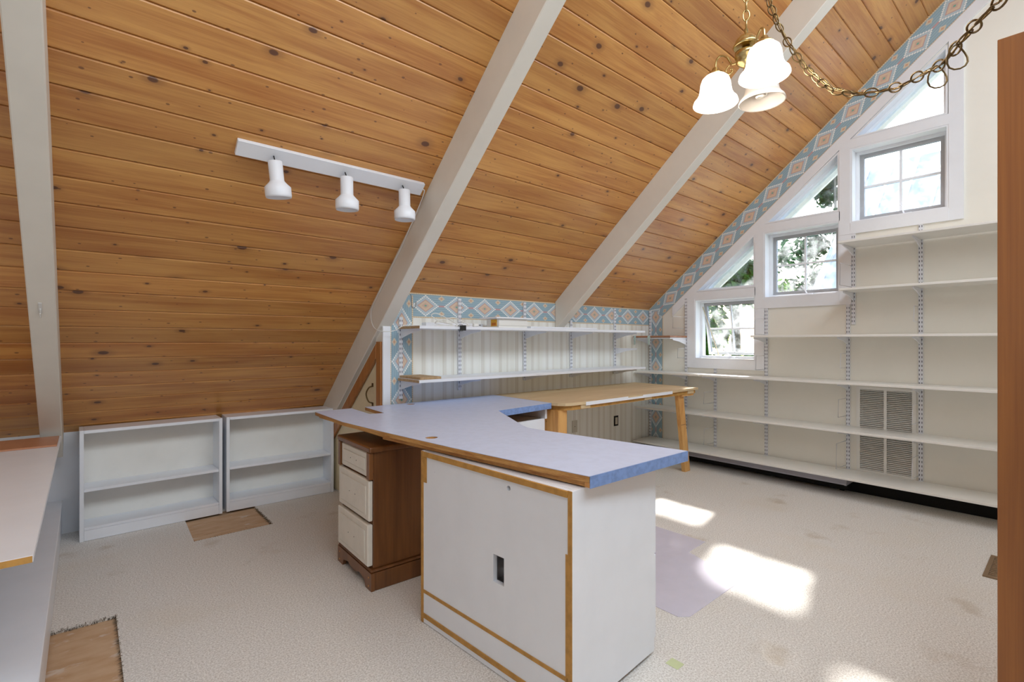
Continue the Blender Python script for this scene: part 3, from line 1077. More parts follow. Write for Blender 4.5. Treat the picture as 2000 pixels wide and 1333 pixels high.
# local: x into depth, -y to the near corner
PW, PD, PH = 0.446, 0.50, 0.69
bs = bmesh.new()
prof = [(0, 0), (-0.07, 0), (-0.085, 0.032), (-0.15, 0.045), (-0.185, 0.033), (-0.223, 0.03), (-0.26, 0.033), (-0.296, 0.045), (-0.36, 0.032), (-0.376, 0), (-PW, 0), (-PW, 0.085), (0, 0.085)]
obj('base_front', pr([(p[0], p[1] + .0006) for p in prof], 0.0, 0.018, 0), 'walnut', t)
obj('base_side', rbx(0.0182, PD, -PW, -PW + 0.018, 0.0006, 0.085), 'walnut', t)
obj('base_side', rbx(0.0182, PD, -0.018, 0.0, 0.0006, 0.085), 'walnut', t)
obj('base_moulding', bev(pr([(0.002, -0.002), (PD, -0.002), (PD, -PW + .002), (0.002, -PW + .002)], 0.0852, 0.099, 2), 0.006), 'walnut', t)
for yy_ in (-0.03, -PW + 0.03):
    for zz in (0.02, 0.06):
        obj('screw_plug', lathe(bmesh.new(), [(0.004, 0), (0.004, 0.002)], 10), 'fir', t, loc=(0.0, yy_, zz), rot=(0, -pi / 2, 0))
body = obj('body', rbx(0.02, PD - .01, -PW + 0.02, -0.02, 0.0995, PH - 0.03), 'walnut', t)
obj('top', bev(bx(-0.006, PD, -PW + 0.004, -0.004, PH - 0.0295, PH), 0.008, 2), 'walnut', t)
obj('corner_post', rbx(-0.004, 0.0195, -PW + 0.016, -PW + 0.05, 0.53, PH - 0.03), 'walnut', t)
obj('corner_post', rbx(-0.004, 0.0195, -0.046, -0.016, 0.53, PH - 0.03), 'walnut', t)
for i, (z0, z1, w_) in enumerate(((0.537, 0.655, 0.05), (0.328, 0.524, 0.024), (0.112, 0.312, 0.024))):
    f_ = obj('drawer', rbx(0.004 - 0.006 * i, 0.0195, -PW + w_ + .001, -w_ + 0.0 - .001, z0, z1, .004), 'creampaint', t)
    xx = 0.004 - 0.006 * i
    obj('raised_panel', bev(bx(xx - 0.004, xx - 0.0002, -PW + w_ + 0.03, -w_ - 0.03, z0 + 0.028, z1 - 0.028), 0.003), 'creampaint', f_)
    for s_ in (-1, 1):
        obj('screw_hole', lathe(bmesh.new(), [(0.0025, 0), (0.0025, 0.001)], 8), 'darkgap', f_, loc=(xx - 0.004, -PW / 2 + s_ * 0.038, (z0 + z1) / 2), rot=(0, -pi / 2, 0))

# ---- white cabinet at the back under the blue desktop
t = thing('back_cabinet', 'white drawer cabinet under the far wing of the blue desktop', 'cabinet', (2.0, 2.7, 0))
obj('body', rbx(1.72, 2.428, 2.45, 2.98, 0.0006, 0.66), 'melamine', t, world=True)
obj('side_panel', rbx(2.410, 2.43, 2.43, 2.98, 0.661, 0.735), 'melamine', t, world=True)
obj('side_panel', rbx(1.72, 1.74, 2.43, 2.98, 0.661, 0.735), 'melamine', t, world=True)
for (z0, z1) in ((0.03, 0.33), (0.335, 0.665)):
    obj('drawer', rbx(1.726, 2.405, 2.432, 2.4495, z0, z1), 'melamine', t, world=True)

# ================================================================== SHELVING
def slots(bm, z0, z1, face):
    """rows of paired dark slots; local: upright along z, front face at -y (face=0) """
    z = z0 + 0.02
    while z < z1 - 0.02:
        for x in (-0.0075, 0.0075):
            box(bm, x - 0.0019, x + 0.0019, -0.0142, -0.0128, z, z + 0.015)
        z += 0.032
    return bm


def upright(wallside, pos, z0, z1, label, group, brackets, arm=0.27):
    """wallside 'g' (gable) or 'k' (knee)"""
    if wallside == 'g':
        loc, rz = (XG - 0.0005 - 0.004 * 0, pos, 0), radians(-90)
    else:
        loc, rz = (pos, YK - 0.004, 0), 0.0
    t_ = thing('shelf_standard', label, 'shelf bracket', (loc[0], loc[1], z0), rz, group)
    obj('rail', rbx(-0.0135, 0.0135, -0.013, -0.0045 if wallside == 'g' else 0.0, 0, z1 - z0, .001), 'metalwhite', t_)
    sl = obj('slot_row', slots(bmesh.new(), 0, z1 - z0, 0), 'slot', t_)
    sl['kind'] = 'stuff'
    for zb, ar in brackets:
        z = zb - z0
        bm_ = bmesh.new()
        poly = [(-0.0145, z - 0.001), (-ar, z - 0.001), (-ar, z - 0.012), (-ar * 0.55, z - 0.028), (-0.0145, z - 0.062)]
        prism(bm_, poly, -0.0035, 0.0035, 0)
        obj('bracket', bm_, 'metalwhite', t_)
    return t_


GG = 'slotted standards on the gable wall'
SH = dict(s1=(1.94, 1.957), s2=(1.584, 1.601), s3=(1.232, 1.249), s4=(0.869, 0.887), s5=(0.503, 0.521), s6=(0.154, 0.172))
lab = 'white slotted metal shelf standard fixed to the cream gable wall'
Z = {k_: v_[0] for k_, v_ in SH.items()}
upright('g', 3.066, 0.03, 1.528, 'white slotted shelf standard in the gable corner beside the printed border', GG, [(1.222, .26), (Z['s4'], .27), (Z['s5'], .27), (Z['s6'], .27)])
upright('g', 2.645, 0.03, 1.665, 'white slotted standard between the printed border and the lowest window', GG, [(1.222, .26), (Z['s4'], .27), (Z['s5'], .27), (Z['s6'], .27)])
upright('g', 2.337, 0.03, 0.936, 'short white slotted standard starting right below the lowest window', GG, [(Z['s4'], .27), (Z['s5'], .27), (Z['s6'], .27)])
upright('g', 1.862, 0.03, 1.497, 'white slotted standard below the left edge of the middle window', GG, [(Z['s3'], .27), (Z['s4'], .27), (Z['s5'], .27), (Z['s6'], .27)])
upright('g', 1.232, 0.03, 1.508, 'white slotted standard along the left side of the wall grille', GG, [(Z['s3'], .27), (Z['s4'], .27), (Z['s5'], .27), (Z['s6'], .27)])
upright('g', 1.196, 1.331, 2.059, 'short white slotted standard right beside a taller one', GG, [(Z['s1'], .27), (Z['s2'], .27)])
upright('g', 0.776, 0.03, 2.062, 'tallest white slotted standard, running past the wall grille to the topmost window', GG, [(Z[k_], .27) for k_ in ('s1', 's2', 's3', 's4', 's5', 's6')])

XB = XG - 0.017


def shelf(name, label, a, mat='shelfwhite'):
    return tag(obj(name, rbx(*a, .002), mat), label, 'shelf')


YR = -0.30
shelf('wall_shelf', 'highest white gable shelf just under the topmost window', (4.318, XB, YR, 1.213, *SH['s1']))
shelf('wall_shelf', 'second highest white gable shelf beside the middle window', (4.345, XB, YR, 1.215, *SH['s2']))
shelf('wall_shelf', 'white gable shelf jutting in front of the lowest window', (4.345, XB, YR, 1.875, *SH['s3']))
shelf('wall_shelf', 'long white gable shelf crossing the top of the wall grille', (4.345, XB, YR, 2.348, *SH['s4']))
shelf('wall_shelf', 'short white corner shelf right under the lowest window', (4.345, XB, 2.3495, 3.06, *SH['s4']))
shelf('wall_shelf', 'long white gable shelf crossing the middle of the wall grille', (4.345, XB, YR, 2.355, *SH['s5']))
shelf('wall_shelf', 'short white corner shelf seen behind the splayed pine leg', (4.345, XB, 2.3565, 3.06, *SH['s5']))
shelf('wall_shelf', 'lowest long white gable shelf just above the floor heater', (4.322, XB, YR, 2.235, *SH['s6']))
shelf('wall_shelf', 'lowest short white corner shelf above the heater', (4.322, XB, 2.2365, 3.06, *SH['s6']))

# brown corner board with clips
tag(obj('wooden_shelf', rbx(4.32, XB, 2.63, 3.065, 1.236, 1.253, .002), 'oak'), 'brown wooden corner shelf level with the lowest window', 'shelf')
tag(obj('white_shelf_board', rbx(4.335, XB, 2.64, 3.06, 1.2225, 1.2355, .002), 'melamine'), 'thin white board directly under the brown corner shelf', 'shelf')
for yc, wh in ((3.035, 'brown corner shelf beside the striped paper'), (2.865, 'brown corner shelf over the printed border')):
    c_ = thing('spring_clip', 'pale green spring clip hanging from the ' + wh, 'clip', (4.318, yc, 1.2), 0, 'clips on the corner shelf')
    obj('jaw', pr([(-0.012, 0.055), (0.012, 0.055), (0.006, -0.035), (-0.006, -0.035)], -0.006, -0.001, 0), 'clip', c_)
    obj('grip', tube(bmesh.new(), [(-0.008, -0.012, 0.05), (-0.012, -0.004, -0.04), (-0.012, 0.004, -0.04), (-0.008, 0.012, 0.05)], 0.003, 6), 'clip', c_)

# knee-wall shelves
GK = 'slotted standards on the papered knee wall'
labk = 'white slotted metal shelf standard on the striped papered wall'
ZU, ZL = 1.280, 0.928
upright('k', 1.653, 0.80, 1.366, 'white slotted standard over the printed border strip at the wall end', GK, [(ZU, .27), (ZL, .27)])
upright('k', 2.145, 0.83, 1.52, 'white slotted standard behind the tangled white cord and plug', GK, [(ZU, .27), (ZL, .27)])
upright('k', 2.810, 0.87, 1.525, 'white slotted standard just past the box with the yellow label', GK, [(ZU, .27), (ZL, .27)])
upright('k', 3.387, 0.87, 1.39, 'white slotted standard starting below the end of a roof beam', GK, [(ZU, .27), (ZL, .27)])
upright('k', 4.036, 0.87, 1.525, 'white slotted standard holding a spare bracket without a shelf', GK, [(ZU, .27), (ZL, .27), (1.13, .27)])
YB = YK - 0.018
tag(obj('wall_shelf', rbx(1.632, 4.135, 2.79, YB, ZU, ZU + 0.02, .002), 'melamine'), 'upper white shelf along the papered wall under the roof beam', 'shelf')
obj_ = tag(obj('wall_shelf', rbx(1.628, 4.14, 2.785, YB, ZL, ZL + 0.02, .002), 'melamine'), 'lower white shelf along the papered wall above the worktables', 'shelf')
for o_, zz in ((bpy.data.objects['wall_shelf'], 0),):
    pass
tag(obj('bare_edge_board', rbx(1.640, 1.80, 2.795, YB - .002, ZL + 0.0205, ZL + 0.036, .001), 'chip'), 'short chipboard offcut lying on the lower papered-wall shelf', 'board')
tag(obj('white_board', rbx(2.62, 3.42, 2.80, 2.95, ZU + 0.0205, ZU + 0.034, .002), 'melamine'), 'thin white board lying on the upper papered-wall shelf', 'board')
tag(obj('white_board', rbx(1.80, 2.30, 2.99, 3.05, ZU + 0.0205, ZU + 0.05, .002), 'melamine'), 'narrow white batten at the back of the upper shelf behind the cord', 'board')
for zz, nm in ((ZU, 'upper'), (ZL, 'lower')):
    par = [o_ for o_ in bpy.data.objects if o_.name.startswith('wall_shelf') and o_.get('label', '').startswith(nm + ' white')][0]
    obj('bare_end', bx(par.bound_box[0][0] - 0.0008, par.bound_box[0][0] - 0.0001, 2.788, YB - .002, zz + 0.001, zz + 0.019), 'chip', par)

# box with a yellow label, board on top
t = thing('metal_box', 'low white box with a yellow label on the upper shelf', 'box', (2.45, 2.9, ZU + 0.0205))
obj('body', rbx(2.31, 2.595, 2.81, 2.96, ZU + 0.0345, ZU + 0.085), 'shelfwhite', t, world=True)
obj('body_foot', bx(2.31, 2.595, 2.815, 2.955, ZU + 0.0205, ZU + 0.0344), 'shelfwhite', t, world=True)
obj('label', bx(2.3085, 2.3098, 2.835, 2.905, ZU + 0.030, ZU + 0.080), 'yellow', t, world=True)
obj('label_print', bx(2.3075, 2.3084, 2.845, 2.895, ZU + 0.036, ZU + 0.056), 'orange', t, world=True)
obj('lid', rbx(2.27, 2.64, 2.79, 3.0, ZU + 0.0855, ZU + 0.097, .001), 'melamine', t, world=True)

# cord bundle with plug and the binder clip
t = thing('cord_bundle', 'tangled white power cord with a plug on the upper shelf', 'cord', (1.95, 2.88, ZU + 0.0205))
zc = ZU + 0.024
pts = [(1.79, 2.86, zc), (1.84, 2.83, zc + .002), (1.92, 2.84, zc + .01), (1.86, 2.90, zc + .03), (1.80, 2.92, zc + .07), (1.83, 2.90, zc + .085), (1.90, 2.87, zc + .05), (1.97, 2.85, zc + .006), (1.88, 2.86, zc + .004), (1.81, 2.88, zc + .014), (1.80, 2.84, zc + .03), (1.86, 2.83, zc + .045), (1.94, 2.85, zc + .058), (2.02, 2.86, zc + .03), (2.07, 2.85, zc + .006), (2.0, 2.83, zc + .002), (1.93, 2.82, zc), (1.99, 2.815, zc + .004), (2.08, 2.82, zc + .008)]
obj('cable', tube(bmesh.new(), smooth_curve(pts, 6), 0.0032, 6), 'cord', t, world=True)
obj('plug', rbx(2.08, 2.125, 2.808, 2.832, zc - .002, zc + 0.02, .004), 'cord', t, world=True)
for s_ in (-1, 1):
    obj('prong', bx(2.125, 2.145, 2.82 + s_ * 0.006 - .001, 2.82 + s_ * 0.006 + .001, zc + 0.005, zc + 0.012), 'steel', t, world=True)
t = thing('binder_clip', 'black binder clip gripping the front of the upper shelf', 'clip', (1.97, 2.79, ZU))
obj('spring_body', pr([(2.7775, ZU - 0.008), (2.815, ZU - 0.003), (2.815, ZU - 0.0005), (2.786, ZU - .001), (2.786, ZU + .021), (2.815, ZU + .0205), (2.815, ZU + .023), (2.7775, ZU + .028)], 1.945, 1.99, 0), 'black', t, world=True)
obj('handle', tube(bmesh.new(), [(1.95, 2.812, ZU - .006), (1.925, 2.76, ZU - .012), (1.945, 2.755, ZU - .012), (1.985, 2.81, ZU - .006)], 0.0016, 6), 'black', t, world=True)
obj('handle', tube(bmesh.new(), [(1.95, 2.812, ZU + .026), (1.925, 2.765, ZU + .032), (1.945, 2.76, ZU + .032), (1.985, 2.81, ZU + .026)], 0.0016, 6), 'black', t, world=True)

# wire bookends clipped to the gable standards
def bookend(y, z0, z1, reach, lb, group='wire bookends on the gable standards', lean=0.0, side=1):
    pts_ = [(XG - 0.017, y, z1 - lean), (XG - 0.017 - reach, y + side * 0.012, z1), (XG - 0.022 - reach, y + side * 0.014, z0), (XG - 0.017, y, z0 + lean)]
    tag(obj('wire_bookend', tube(bmesh.new(), pts_, 0.0022, 6), 'metalwhite'), 'square white ' + lb, 'bookend', group)


for (y, z0, z1, rch, lb) in ((2.655, 1.33, 1.445, .20, 'wire bookend above the brown corner shelf'), (2.655, 1.03, 1.125, .11, 'small wire bookend below the brown corner shelf'),
                             (1.872, 1.26, 1.40, .17, 'wire bookend in front of the lowest window pane'), (1.872, 0.945, 1.07, .15, 'wire bookend at the bottom corner of the lowest window'),
                             (1.242, 0.985, 1.10, .10, 'wire bookend under the shelf that juts before the lowest window'), (0.787, 1.34, 1.455, .08, 'wire bookend under the second highest gable shelf'),
                             (1.242, 0.60, 0.74, .15, 'wire bookend at the upper left of the wall grille'), (0.787, 0.60, 0.74, .13, 'wire bookend at the upper right of the wall grille'),
                             (1.242, 0.205, 0.40, .20, 'large wire bookend at the lower left of the wall grille'), (0.787, 0.21, 0.36, .14, 'wire bookend at the lower right of the wall grille'),
                             (2.35, 0.60, 0.71, .16, 'wire bookend on the short standard below the lowest window'), (2.35, 0.21, 0.36, .16, 'wire bookend low on the short standard above the bottom shelf'),
                             (1.206, 1.63, 1.80, .24, 'wire bookend between the two highest gable shelves')):
    bookend(y, z0, z1, rch, lb)

# ================================================================== WALL FITTINGS
t = thing('wall_grille', 'tall white return-air grille with two columns of louvres', 'vent', (XG, (GR[0] + GR[1]) / 2, GR[2]))
go = [(GR[0], GR[2]), (GR[1], GR[2]), (GR[1], GR[3]), (GR[0], GR[3])]
obj('frame', ring(bmesh.new(), go, inset(go, 0.024), XG - 0.007, XG - 0.0005, 0), 'shelfwhite', t, world=True)
ymid = (GR[0] + GR[1]) / 2
obj('mullion', bx(XG - 0.006, XG - 0.0005, ymid - 0.009, ymid + 0.009, GR[2] + 0.0245, GR[3] - 0.0245), 'shelfwhite', t, world=True)
sw = (ymid - 0.0092) - (GR[0] + 0.0242)
slm = mesh_of(pr([(0.0, 0.0), (0.0, 0.0035), (0.02, 0.0105), (0.02, 0.007)], 0, sw, 1), 'slat', 'shelfwhite')
nsl = 44
for i in range(nsl):
    z = GR[2] + 0.027 + i * (GR[3] - GR[2] - 0.06) / (nsl - 1)
    for y0 in (GR[0] + 0.0242, ymid + 0.0092):
        o_ = obj('slat', slm, None, t)
        o_.location = (-0.005, y0 - ymid, z - GR[2])

t = thing('baseboard_heater', 'grey baseboard heater under the lowest gable shelf', 'heater', (4.55, 2.1, 0))
obj('cover', pr([(4.435, 0.098), (4.45, 0.13), (4.625, 0.13), (4.625, 0.085), (4.44, 0.085)], 1.205, 3.0, 1), 'heater', t, world=True)
obj('end_cap', pr([(4.433, 0.098), (4.449, 0.132), (4.626, 0.132), (4.626, 0.083), (4.438, 0.083)], 1.19, 1.2045, 1), 'heater', t, world=True)
obj('fin_row', bx(4.56, 4.625, 1.21, 2.99, 0.02, 0.0825), 'darkgap', t, world=True)
obj('mount_foot', bx(4.60, 4.625, 1.25, 1.28, 0.0006, 0.0195), 'darkgap', t, world=True)
obj('mount_foot', bx(4.60, 4.625, 2.9, 2.93, 0.0006, 0.0195), 'darkgap', t, world=True)

t = thing('outlet_cover', 'plain flush outlet cover plate on the striped paper under the table', 'outlet', (3.446, YK, 0.35))
obj('plate', rbx(3.41, 3.483, YK - 0.005, YK - 0.0005, 0.35, 0.462, .001), 'plate', t, world=True)
obj('screw', lathe(bmesh.new(), [(0.004, 0), (0.003, 0.002)], 10), 'darkgap', t, loc=(0.0, -0.0052, 0.056), rot=(pi / 2, 0, 0))
t = thing('open_outlet', 'uncovered electrical outlet in its dark wall box', 'outlet', (4.07, YK, 0.345))
obj('box_rim', bx(4.035, 4.105, YK - 0.003, YK - 0.0005, 0.342, 0.444), 'darkgap', t, world=True)
obj('receptacle', rbx(4.052, 4.088, YK - 0.010, YK - 0.0032, 0.358, 0.428, .003), 'plate', t, world=True)

t = thing('floor_register', 'brown metal floor register set in the carpet beside the wood cabinet', 'vent', (3.65, 0.25, 0))
ro = [(3.462, 0.20), (3.83, 0.20), (3.83, 0.334), (3.462, 0.334)]
obj('frame', ring(bmesh.new(), ro, inset(ro, 0.018), 0.0006, 0.006, 2), 'bronze', t, world=True)
for i in range(12):
    obj('slat', bx(3.484 + i * 0.0275, 3.500 + i * 0.0275, 0.2185, 0.3155, 0.0008, 0.004), 'bronze', t, world=True)

# vinyl chair mat
mp = [(1.99, 1.115), (2.43, 1.115), (2.473, 1.135), (2.595, 1.462), (2.80, 1.472), (2.79, 2.05), (2.60, 2.08), (2.56, 2.3), (1.95, 2.25), (1.95, 1.15)]
mm = bmesh.new()
prism(mm, mp, 0.0008, 0.0038, 2)
tag(obj('chair_mat', bev(mm, 0.0012), 'vinyl'), 'clear lavender-tinted vinyl chair mat with a lip on the sunlit carpet', 'mat')

# tall wooden cabinet at the right
t = thing('tall_cabinet', 'tall brown wood cabinet with a plain vertical-grain side', 'cabinet', (2.1, -0.2, 0))
obj('side_panel', rbx(1.907, 1.93, -0.62, 0.1537, 0.0006, 2.032, .0015), 'cabwood', t, world=True)
obj('back_panel', bx(1.931, 2.30, -0.62, -0.605, 0.0006, 2.03), 'cabwood', t, world=True)
obj('side_panel', rbx(2.301, 2.32, -0.62, 0.1, 0.0006, 2.03, .0015), 'cabwood', t, world=True)
for zz in (0.06, 0.7, 1.35, 2.0):
    obj('shelf', bx(1.9305, 2.3005, -0.6045, 0.08, zz, zz + 0.018), 'cabwood', t, world=True)

# ================================================================== LAMPS
# ---- track light on the slope
def on_ceiling(y, d):
    return Vector((0, y - NRM.y * d, ceil_z(y) - NRM.z * d))


YTR = 2.515
def ray_ceil(u, v_):
    d = FW + RT * ((u - 1000) / 965.6) + Vector((0, 0, (667 - v_) / 965.6))
    n_ = Vector((0, S, 1))
    t_ = (K - n_.dot(Vector((0, 0, 1.2)))) / n_.dot(d)
    return Vector((0, 0, 1.2)) + d * t_


pa, pb = ray_ceil(460, 286), ray_ceil(824, 366)
ybar = (pa.y + pb.y) / 2
t = thing('track_light', 'white track light with three bell heads on the pine ceiling', 'lamp', (pa.x, ybar, ceil_z(ybar)))
bar = obj('track_bar', bev(bx(0, pb.x - pa.x, -0.038, 0.038, -0.022, -0.0005), 0.002), 'melamine', t)
bar.rotation_euler = (-PIT, 0, 0)
for i, uu in enumerate((533, 672, 788)):
    vv = (306, 338, 355)[i]
    c0 = ray_ceil(uu, vv - 6)
    x = c0.x - pa.x
    base = Vector((x, 0.0, 0)) + Vector((0, -NRM.y, -NRM.z)) * 0.0225
    top = base + Vector((0.0, -0.02, -0.028))
    hd = obj('lamp_head', lathe(bmesh.new(), [(0.006, 0.0), (0.028, 0.0), (0.031, -0.004), (0.031, -0.088), (0.036, -0.096), (0.057, -0.118), (0.057, -0.155), (0.0545, -0.165), (0.052, -0.165), (0.052, -0.12), (0.006, -0.1)], 28, cap=False), 'melamine', t)
    hd.location = top
    hd.rotation_euler = (radians((4, 2, 0)[i]), radians((-7, -2, -1)[i]), 0)
    obj('vent_ring', lathe(bmesh.new(), [(0.012, 0.0), (0.021, 0.0), (0.021, 0.0012), (0.012, 0.0012), (0.012, 0.0)], 10, cap=False), 'slot', hd)
    obj('stem', tube(bmesh.new(), [base, top], 0.0032, 8), 'black', t)
    obj('bulb_face', lathe(bmesh.new(), [(0.0, -0.150), (0.03, -0.151), (0.045, -0.142)], 20, cap=False), 'bulb', hd)

# cord from the track along the beam to the upper shelf
crd = [Vector((pb.x, pb.y, pb.z)) + Vector((0.0, -0.01, -0.012)), Vector((1.475, pb.y + 0.02, ceil_z(pb.y + .02) - 0.03))]
for y in (2.75, 2.9, 3.05, 3.15):
    crd.append(Vector((1.4925, y, ceil_z(y) - 0.03)))
crd += [Vector((1.4925, 3.20, 1.40)), Vector((1.4925, 3.19, 1.33)), Vector((1.4925, 3.14, 1.285)), Vector((1.4975, 3.05, 1.265)), Vector((1.56, 3.0, 1.268)), Vector((1.625, 2.97, 1.305)), Vector((1.72, 2.93, 1.304))]
tag(obj('lamp_cord', tube(bmesh.new(), smooth_curve(crd, 5), 0.0026, 6), 'cord'), 'thin white cord from the track light down the beam to the shelf', 'cord')
hk = tube(bmesh.new(), smooth_curve([(1.594, 2.84, 1.50), (1.61, 2.86, 1.495), (1.635, 2.9, 1.475), (1.64, 2.905, 1.43), (1.655, 2.905, 1.42), (1.67, 2.905, 1.435), (1.672, 2.905, 1.46)], 5), 0.003, 6)
tag(obj('wire_hook', hk, 'steel'), 'bent steel wire hook on the beam above the printed border', 'hook')
# clear hook on the left beam's soffit
yh_ = 3.03
zs_ = lambda y: K - BD / cos(PIT) - S * y
t = thing('clear_hook', 'small clear plastic hook stuck to the left roof beam', 'hook', (-0.145, yh_, zs_(yh_)))
rt = obj('back_plate', rbx(-0.006, 0.006, -0.035, 0.035, -0.004, -0.0006, .001), 'plasticclear', t, rot=(-PIT, 0, 0))
obj('hook', tube(bmesh.new(), smooth_curve([(0, 0.0, -0.004), (0, 0.02, -0.008), (0, 0.036, -0.012), (0, 0.04, -0.02), (0, 0.03, -0.023), (0, 0.012, -0.02)], 4), 0.0028, 6), 'plasticclear', t, rot=(-PIT, 0, 0))

# ---- chandelier
HUB = spot(1.607, 0.761, 0)
ZM = 2.0          # shade mouths
t = thing('chandelier', 'brass three-arm chandelier with opal bell shades hanging on a chain', 'lamp', (HUB.x, HUB.y, ZM))
obj('hub', lathe(bmesh.new(), [(0.0, 0.072), (0.006, 0.075), (0.009, 0.083), (0.005, 0.088), (0.015, 0.094), (0.026, 0.102), (0.03, 0.108), (0.03, 0.122), (0.034, 0.124), (0.034, 0.14), (0.028, 0.142), (0.012, 0.148), (0.012, 0.156)], 28), 'brass', t)
obj('dome', lathe(bmesh.new(), [(0.036, 0.1565), (0.04, 0.159), (0.037, 0.166), (0.032, 0.178), (0.022, 0.19), (0.01, 0.196), (0.006, 0.20), (0.006, 0.214), (0.002, 0.216)], 28), 'brass', t)
shade_prof = [(0.021, 0.098), (0.034, 0.094), (0.043, 0.085), (0.048, 0.07), (0.05, 0.052), (0.053, 0.036), (0.06, 0.022), (0.069, 0.012), (0.072, 0.002), (0.07, 0.0), (0.067, 0.004), (0.064, 0.012), (0.056, 0.022), (0.049, 0.036), (0.046, 0.052), (0.044, 0.07), (0.039, 0.084), (0.03, 0.091), (0.02, 0.094)]
for nm, (dp, rgt) in dict(a=(1.672, 0.688), b=(1.497, 0.764), c=(1.658, 0.838)).items():
    P_ = spot(dp, rgt, 0) - Vector((HUB.x, HUB.y, 0))
    dv = P_.normalized()
    Rr = P_.length
    lit = nm != 'c'
    sh = obj('shade', lathe(bmesh.new(), shade_prof, 32, cap=False), 'shade_lit' if lit else 'shade_off', t, loc=(P_.x, P_.y, 0))
    if lit:
        li = bpy.data.lights.new('chandelier_bulb', 'POINT')
        li.energy = 6.0
        li.color = (1.0, 0.92, 0.8)
        li.shadow_soft_size = 0.05
        lo = bpy.data.objects.new('chandelier_bulb', li)
        COL.objects.link(lo)
        lo.location = (HUB.x + P_.x, HUB.y + P_.y, ZM - 0.012)
    sp = [(0.016 * cos(a * 0.7), 0.016 * sin(a * 0.7), 0.078 - a * 0.0019) for a in range(34)]
    obj('bulb', tube(bmesh.new(), sp, 0.0048, 6), 'bulb', t, loc=(P_.x, P_.y, 0))
    obj('fitter', lathe(bmesh.new(), [(0.006, 0.125), (0.01, 0.122), (0.014, 0.112), (0.026, 0.104), (0.03, 0.099), (0.03, 0.094), (0.019, 0.093), (0.019, 0.08), (0.012, 0.078)], 24), 'brass', t, loc=(P_.x, P_.y, 0))
    ar = [dv * 0.03 + Vector((0, 0, 0.115)), dv * 0.045 + Vector((0, 0, 0.118)), dv * (Rr * 0.62) + Vector((0, 0, 0.146)), dv * (Rr * 0.82) + Vector((0, 0, 0.158)), dv * (Rr * 0.96) + Vector((0, 0, 0.148)), dv * Rr + Vector((0, 0, 0.122))]
    am = tube(bmesh.new(), smooth_curve(ar, 6), 0.0035, 8)
    obj('arm', am, 'brass', t)
    scr = []
    for a in range(16):
        th = a * 0.42
        rr_ = 0.017 * (1 - a / 20)
        scr.append(dv * (0.05 + rr_ * sin(th)) + Vector((0, 0, 0.098 + 0.0 + rr_ * cos(th))))
    obj('scroll', tube(bmesh.new(), scr, 0.0026, 6), 'brass', t)


def link_mesh(mat, Lk=0.036, Wk=0.019, r=0.0021):
    pts_ = []
    for a in range(8):
        th = -pi / 2 + a * pi / 7
        pts_.append((cos(th) * Wk / 2 * 0.95, 0, (Lk - Wk) / 2 + Wk / 2 * (sin(th) + 1) / 2 * 1.0))
    pts_ = [(Wk / 2 * sin(2 * pi * a / 18), 0, Lk / 2 * cos(2 * pi * a / 18)) for a in range(18)]
    return mesh_of(tube(bmesh.new(), pts_, r, 6, closed=True), 'link', mat)


lk = link_mesh('brass')
z = 0.228
i = 0
ztop = ceil_z(HUB.y) - ZM - 0.02
while z < ztop - 0.01:
    o_ = obj('link', lk, None, t, loc=(0, 0, z), rot=(0, 0, radians(30 + 90 * (i % 2))))
    z += 0.0305
    i += 1
obj('ceiling_hook', tube(bmesh.new(), [(0, 0, ztop + 0.035), (0, 0, ztop + 0.005), (0.012, 0, ztop - 0.008), (0, 0, ztop - 0.018)], 0.003, 6), 'brass', t)

lka = link_mesh('antique', 0.040, 0.021, 0.0020)
path = [(1463, -560, 1.607), (1474, -330, 1.607), (1487, -120, 1.60), (1500, -10, 1.58), (1512, 30, 1.56), (1530, 68, 1.53), (1555, 110, 1.48), (1588, 148, 1.43), (1625, 175, 1.37), (1665, 184, 1.31), (1712, 180, 1.25), (1758, 168, 1.18), (1800, 146, 1.11), (1838, 126, 1.05), (1862, 100, 1.0), (1890, 66, 0.95), (1920, 34, 0.9), (1955, -2, 0.86), (1990, -60, 0.80), (2010, -220, 0.74)]
wp = []
for u, v_, dp in path:
    wp.append(FW * dp + RT * ((u - 1000) / 965.6 * dp) + Vector((0, 0, 1.2 + (667 - v_) / 965.6 * dp)))
wp.append(Vector((1.02, -0.14, 2.6)))
wp.append(Vector((1.02, -0.16, 3.4)))
wp.append(Vector((1.02, -0.16, K - S * 0.16 - 0.01)))
wp.insert(0, Vector((HUB.x + 0.04, HUB.y - 0.03, ceil_z(HUB.y - 0.03) - 0.025)))
cv = smooth_curve(wp, 14)
t = thing('swag_chain', 'slack antique-brass swag chain looping past the gable windows', 'chain', (wp[10].x, wp[10].y, wp[10].z))
# walk along the curve
acc, i, last = 0.0, 0, cv[0]
rg = random.Random(5)
for a, b_ in zip(cv, cv[1:]):
    seg = (b_ - a).length
    acc += seg
    if acc >= 0.0325:
        acc = 0.0
        i += 1
        d = (b_ - a).normalized()
        q_r = d.to_track_quat('Z', 'Y')
        o_ = obj('link', lka, None, t)
        o_.rotation_mode = 'QUATERNION'
        from mathutils import Quaternion
        o_.rotation_quaternion = q_r @ Quaternion((0, 0, 1), radians(35 + 90 * (i % 2) + rg.uniform(-18, 18)))
        o_.location = b_ - t.location
wob = []
for j, p in enumerate(cv[::5]):
    wob.append(p + Vector((rg.uniform(-.003, .003), rg.uniform(-.003, .003), rg.uniform(-.004, .004))))
obj('lamp_wire', tube(bmesh.new(), wob, 0.0017, 6), 'antique', t, world=True)
obj('lamp_wire', tube(bmesh.new(), [p + Vector((0.003, -0.003, 0.003)) for p in wob], 0.0015, 6), 'brass', t, world=True)
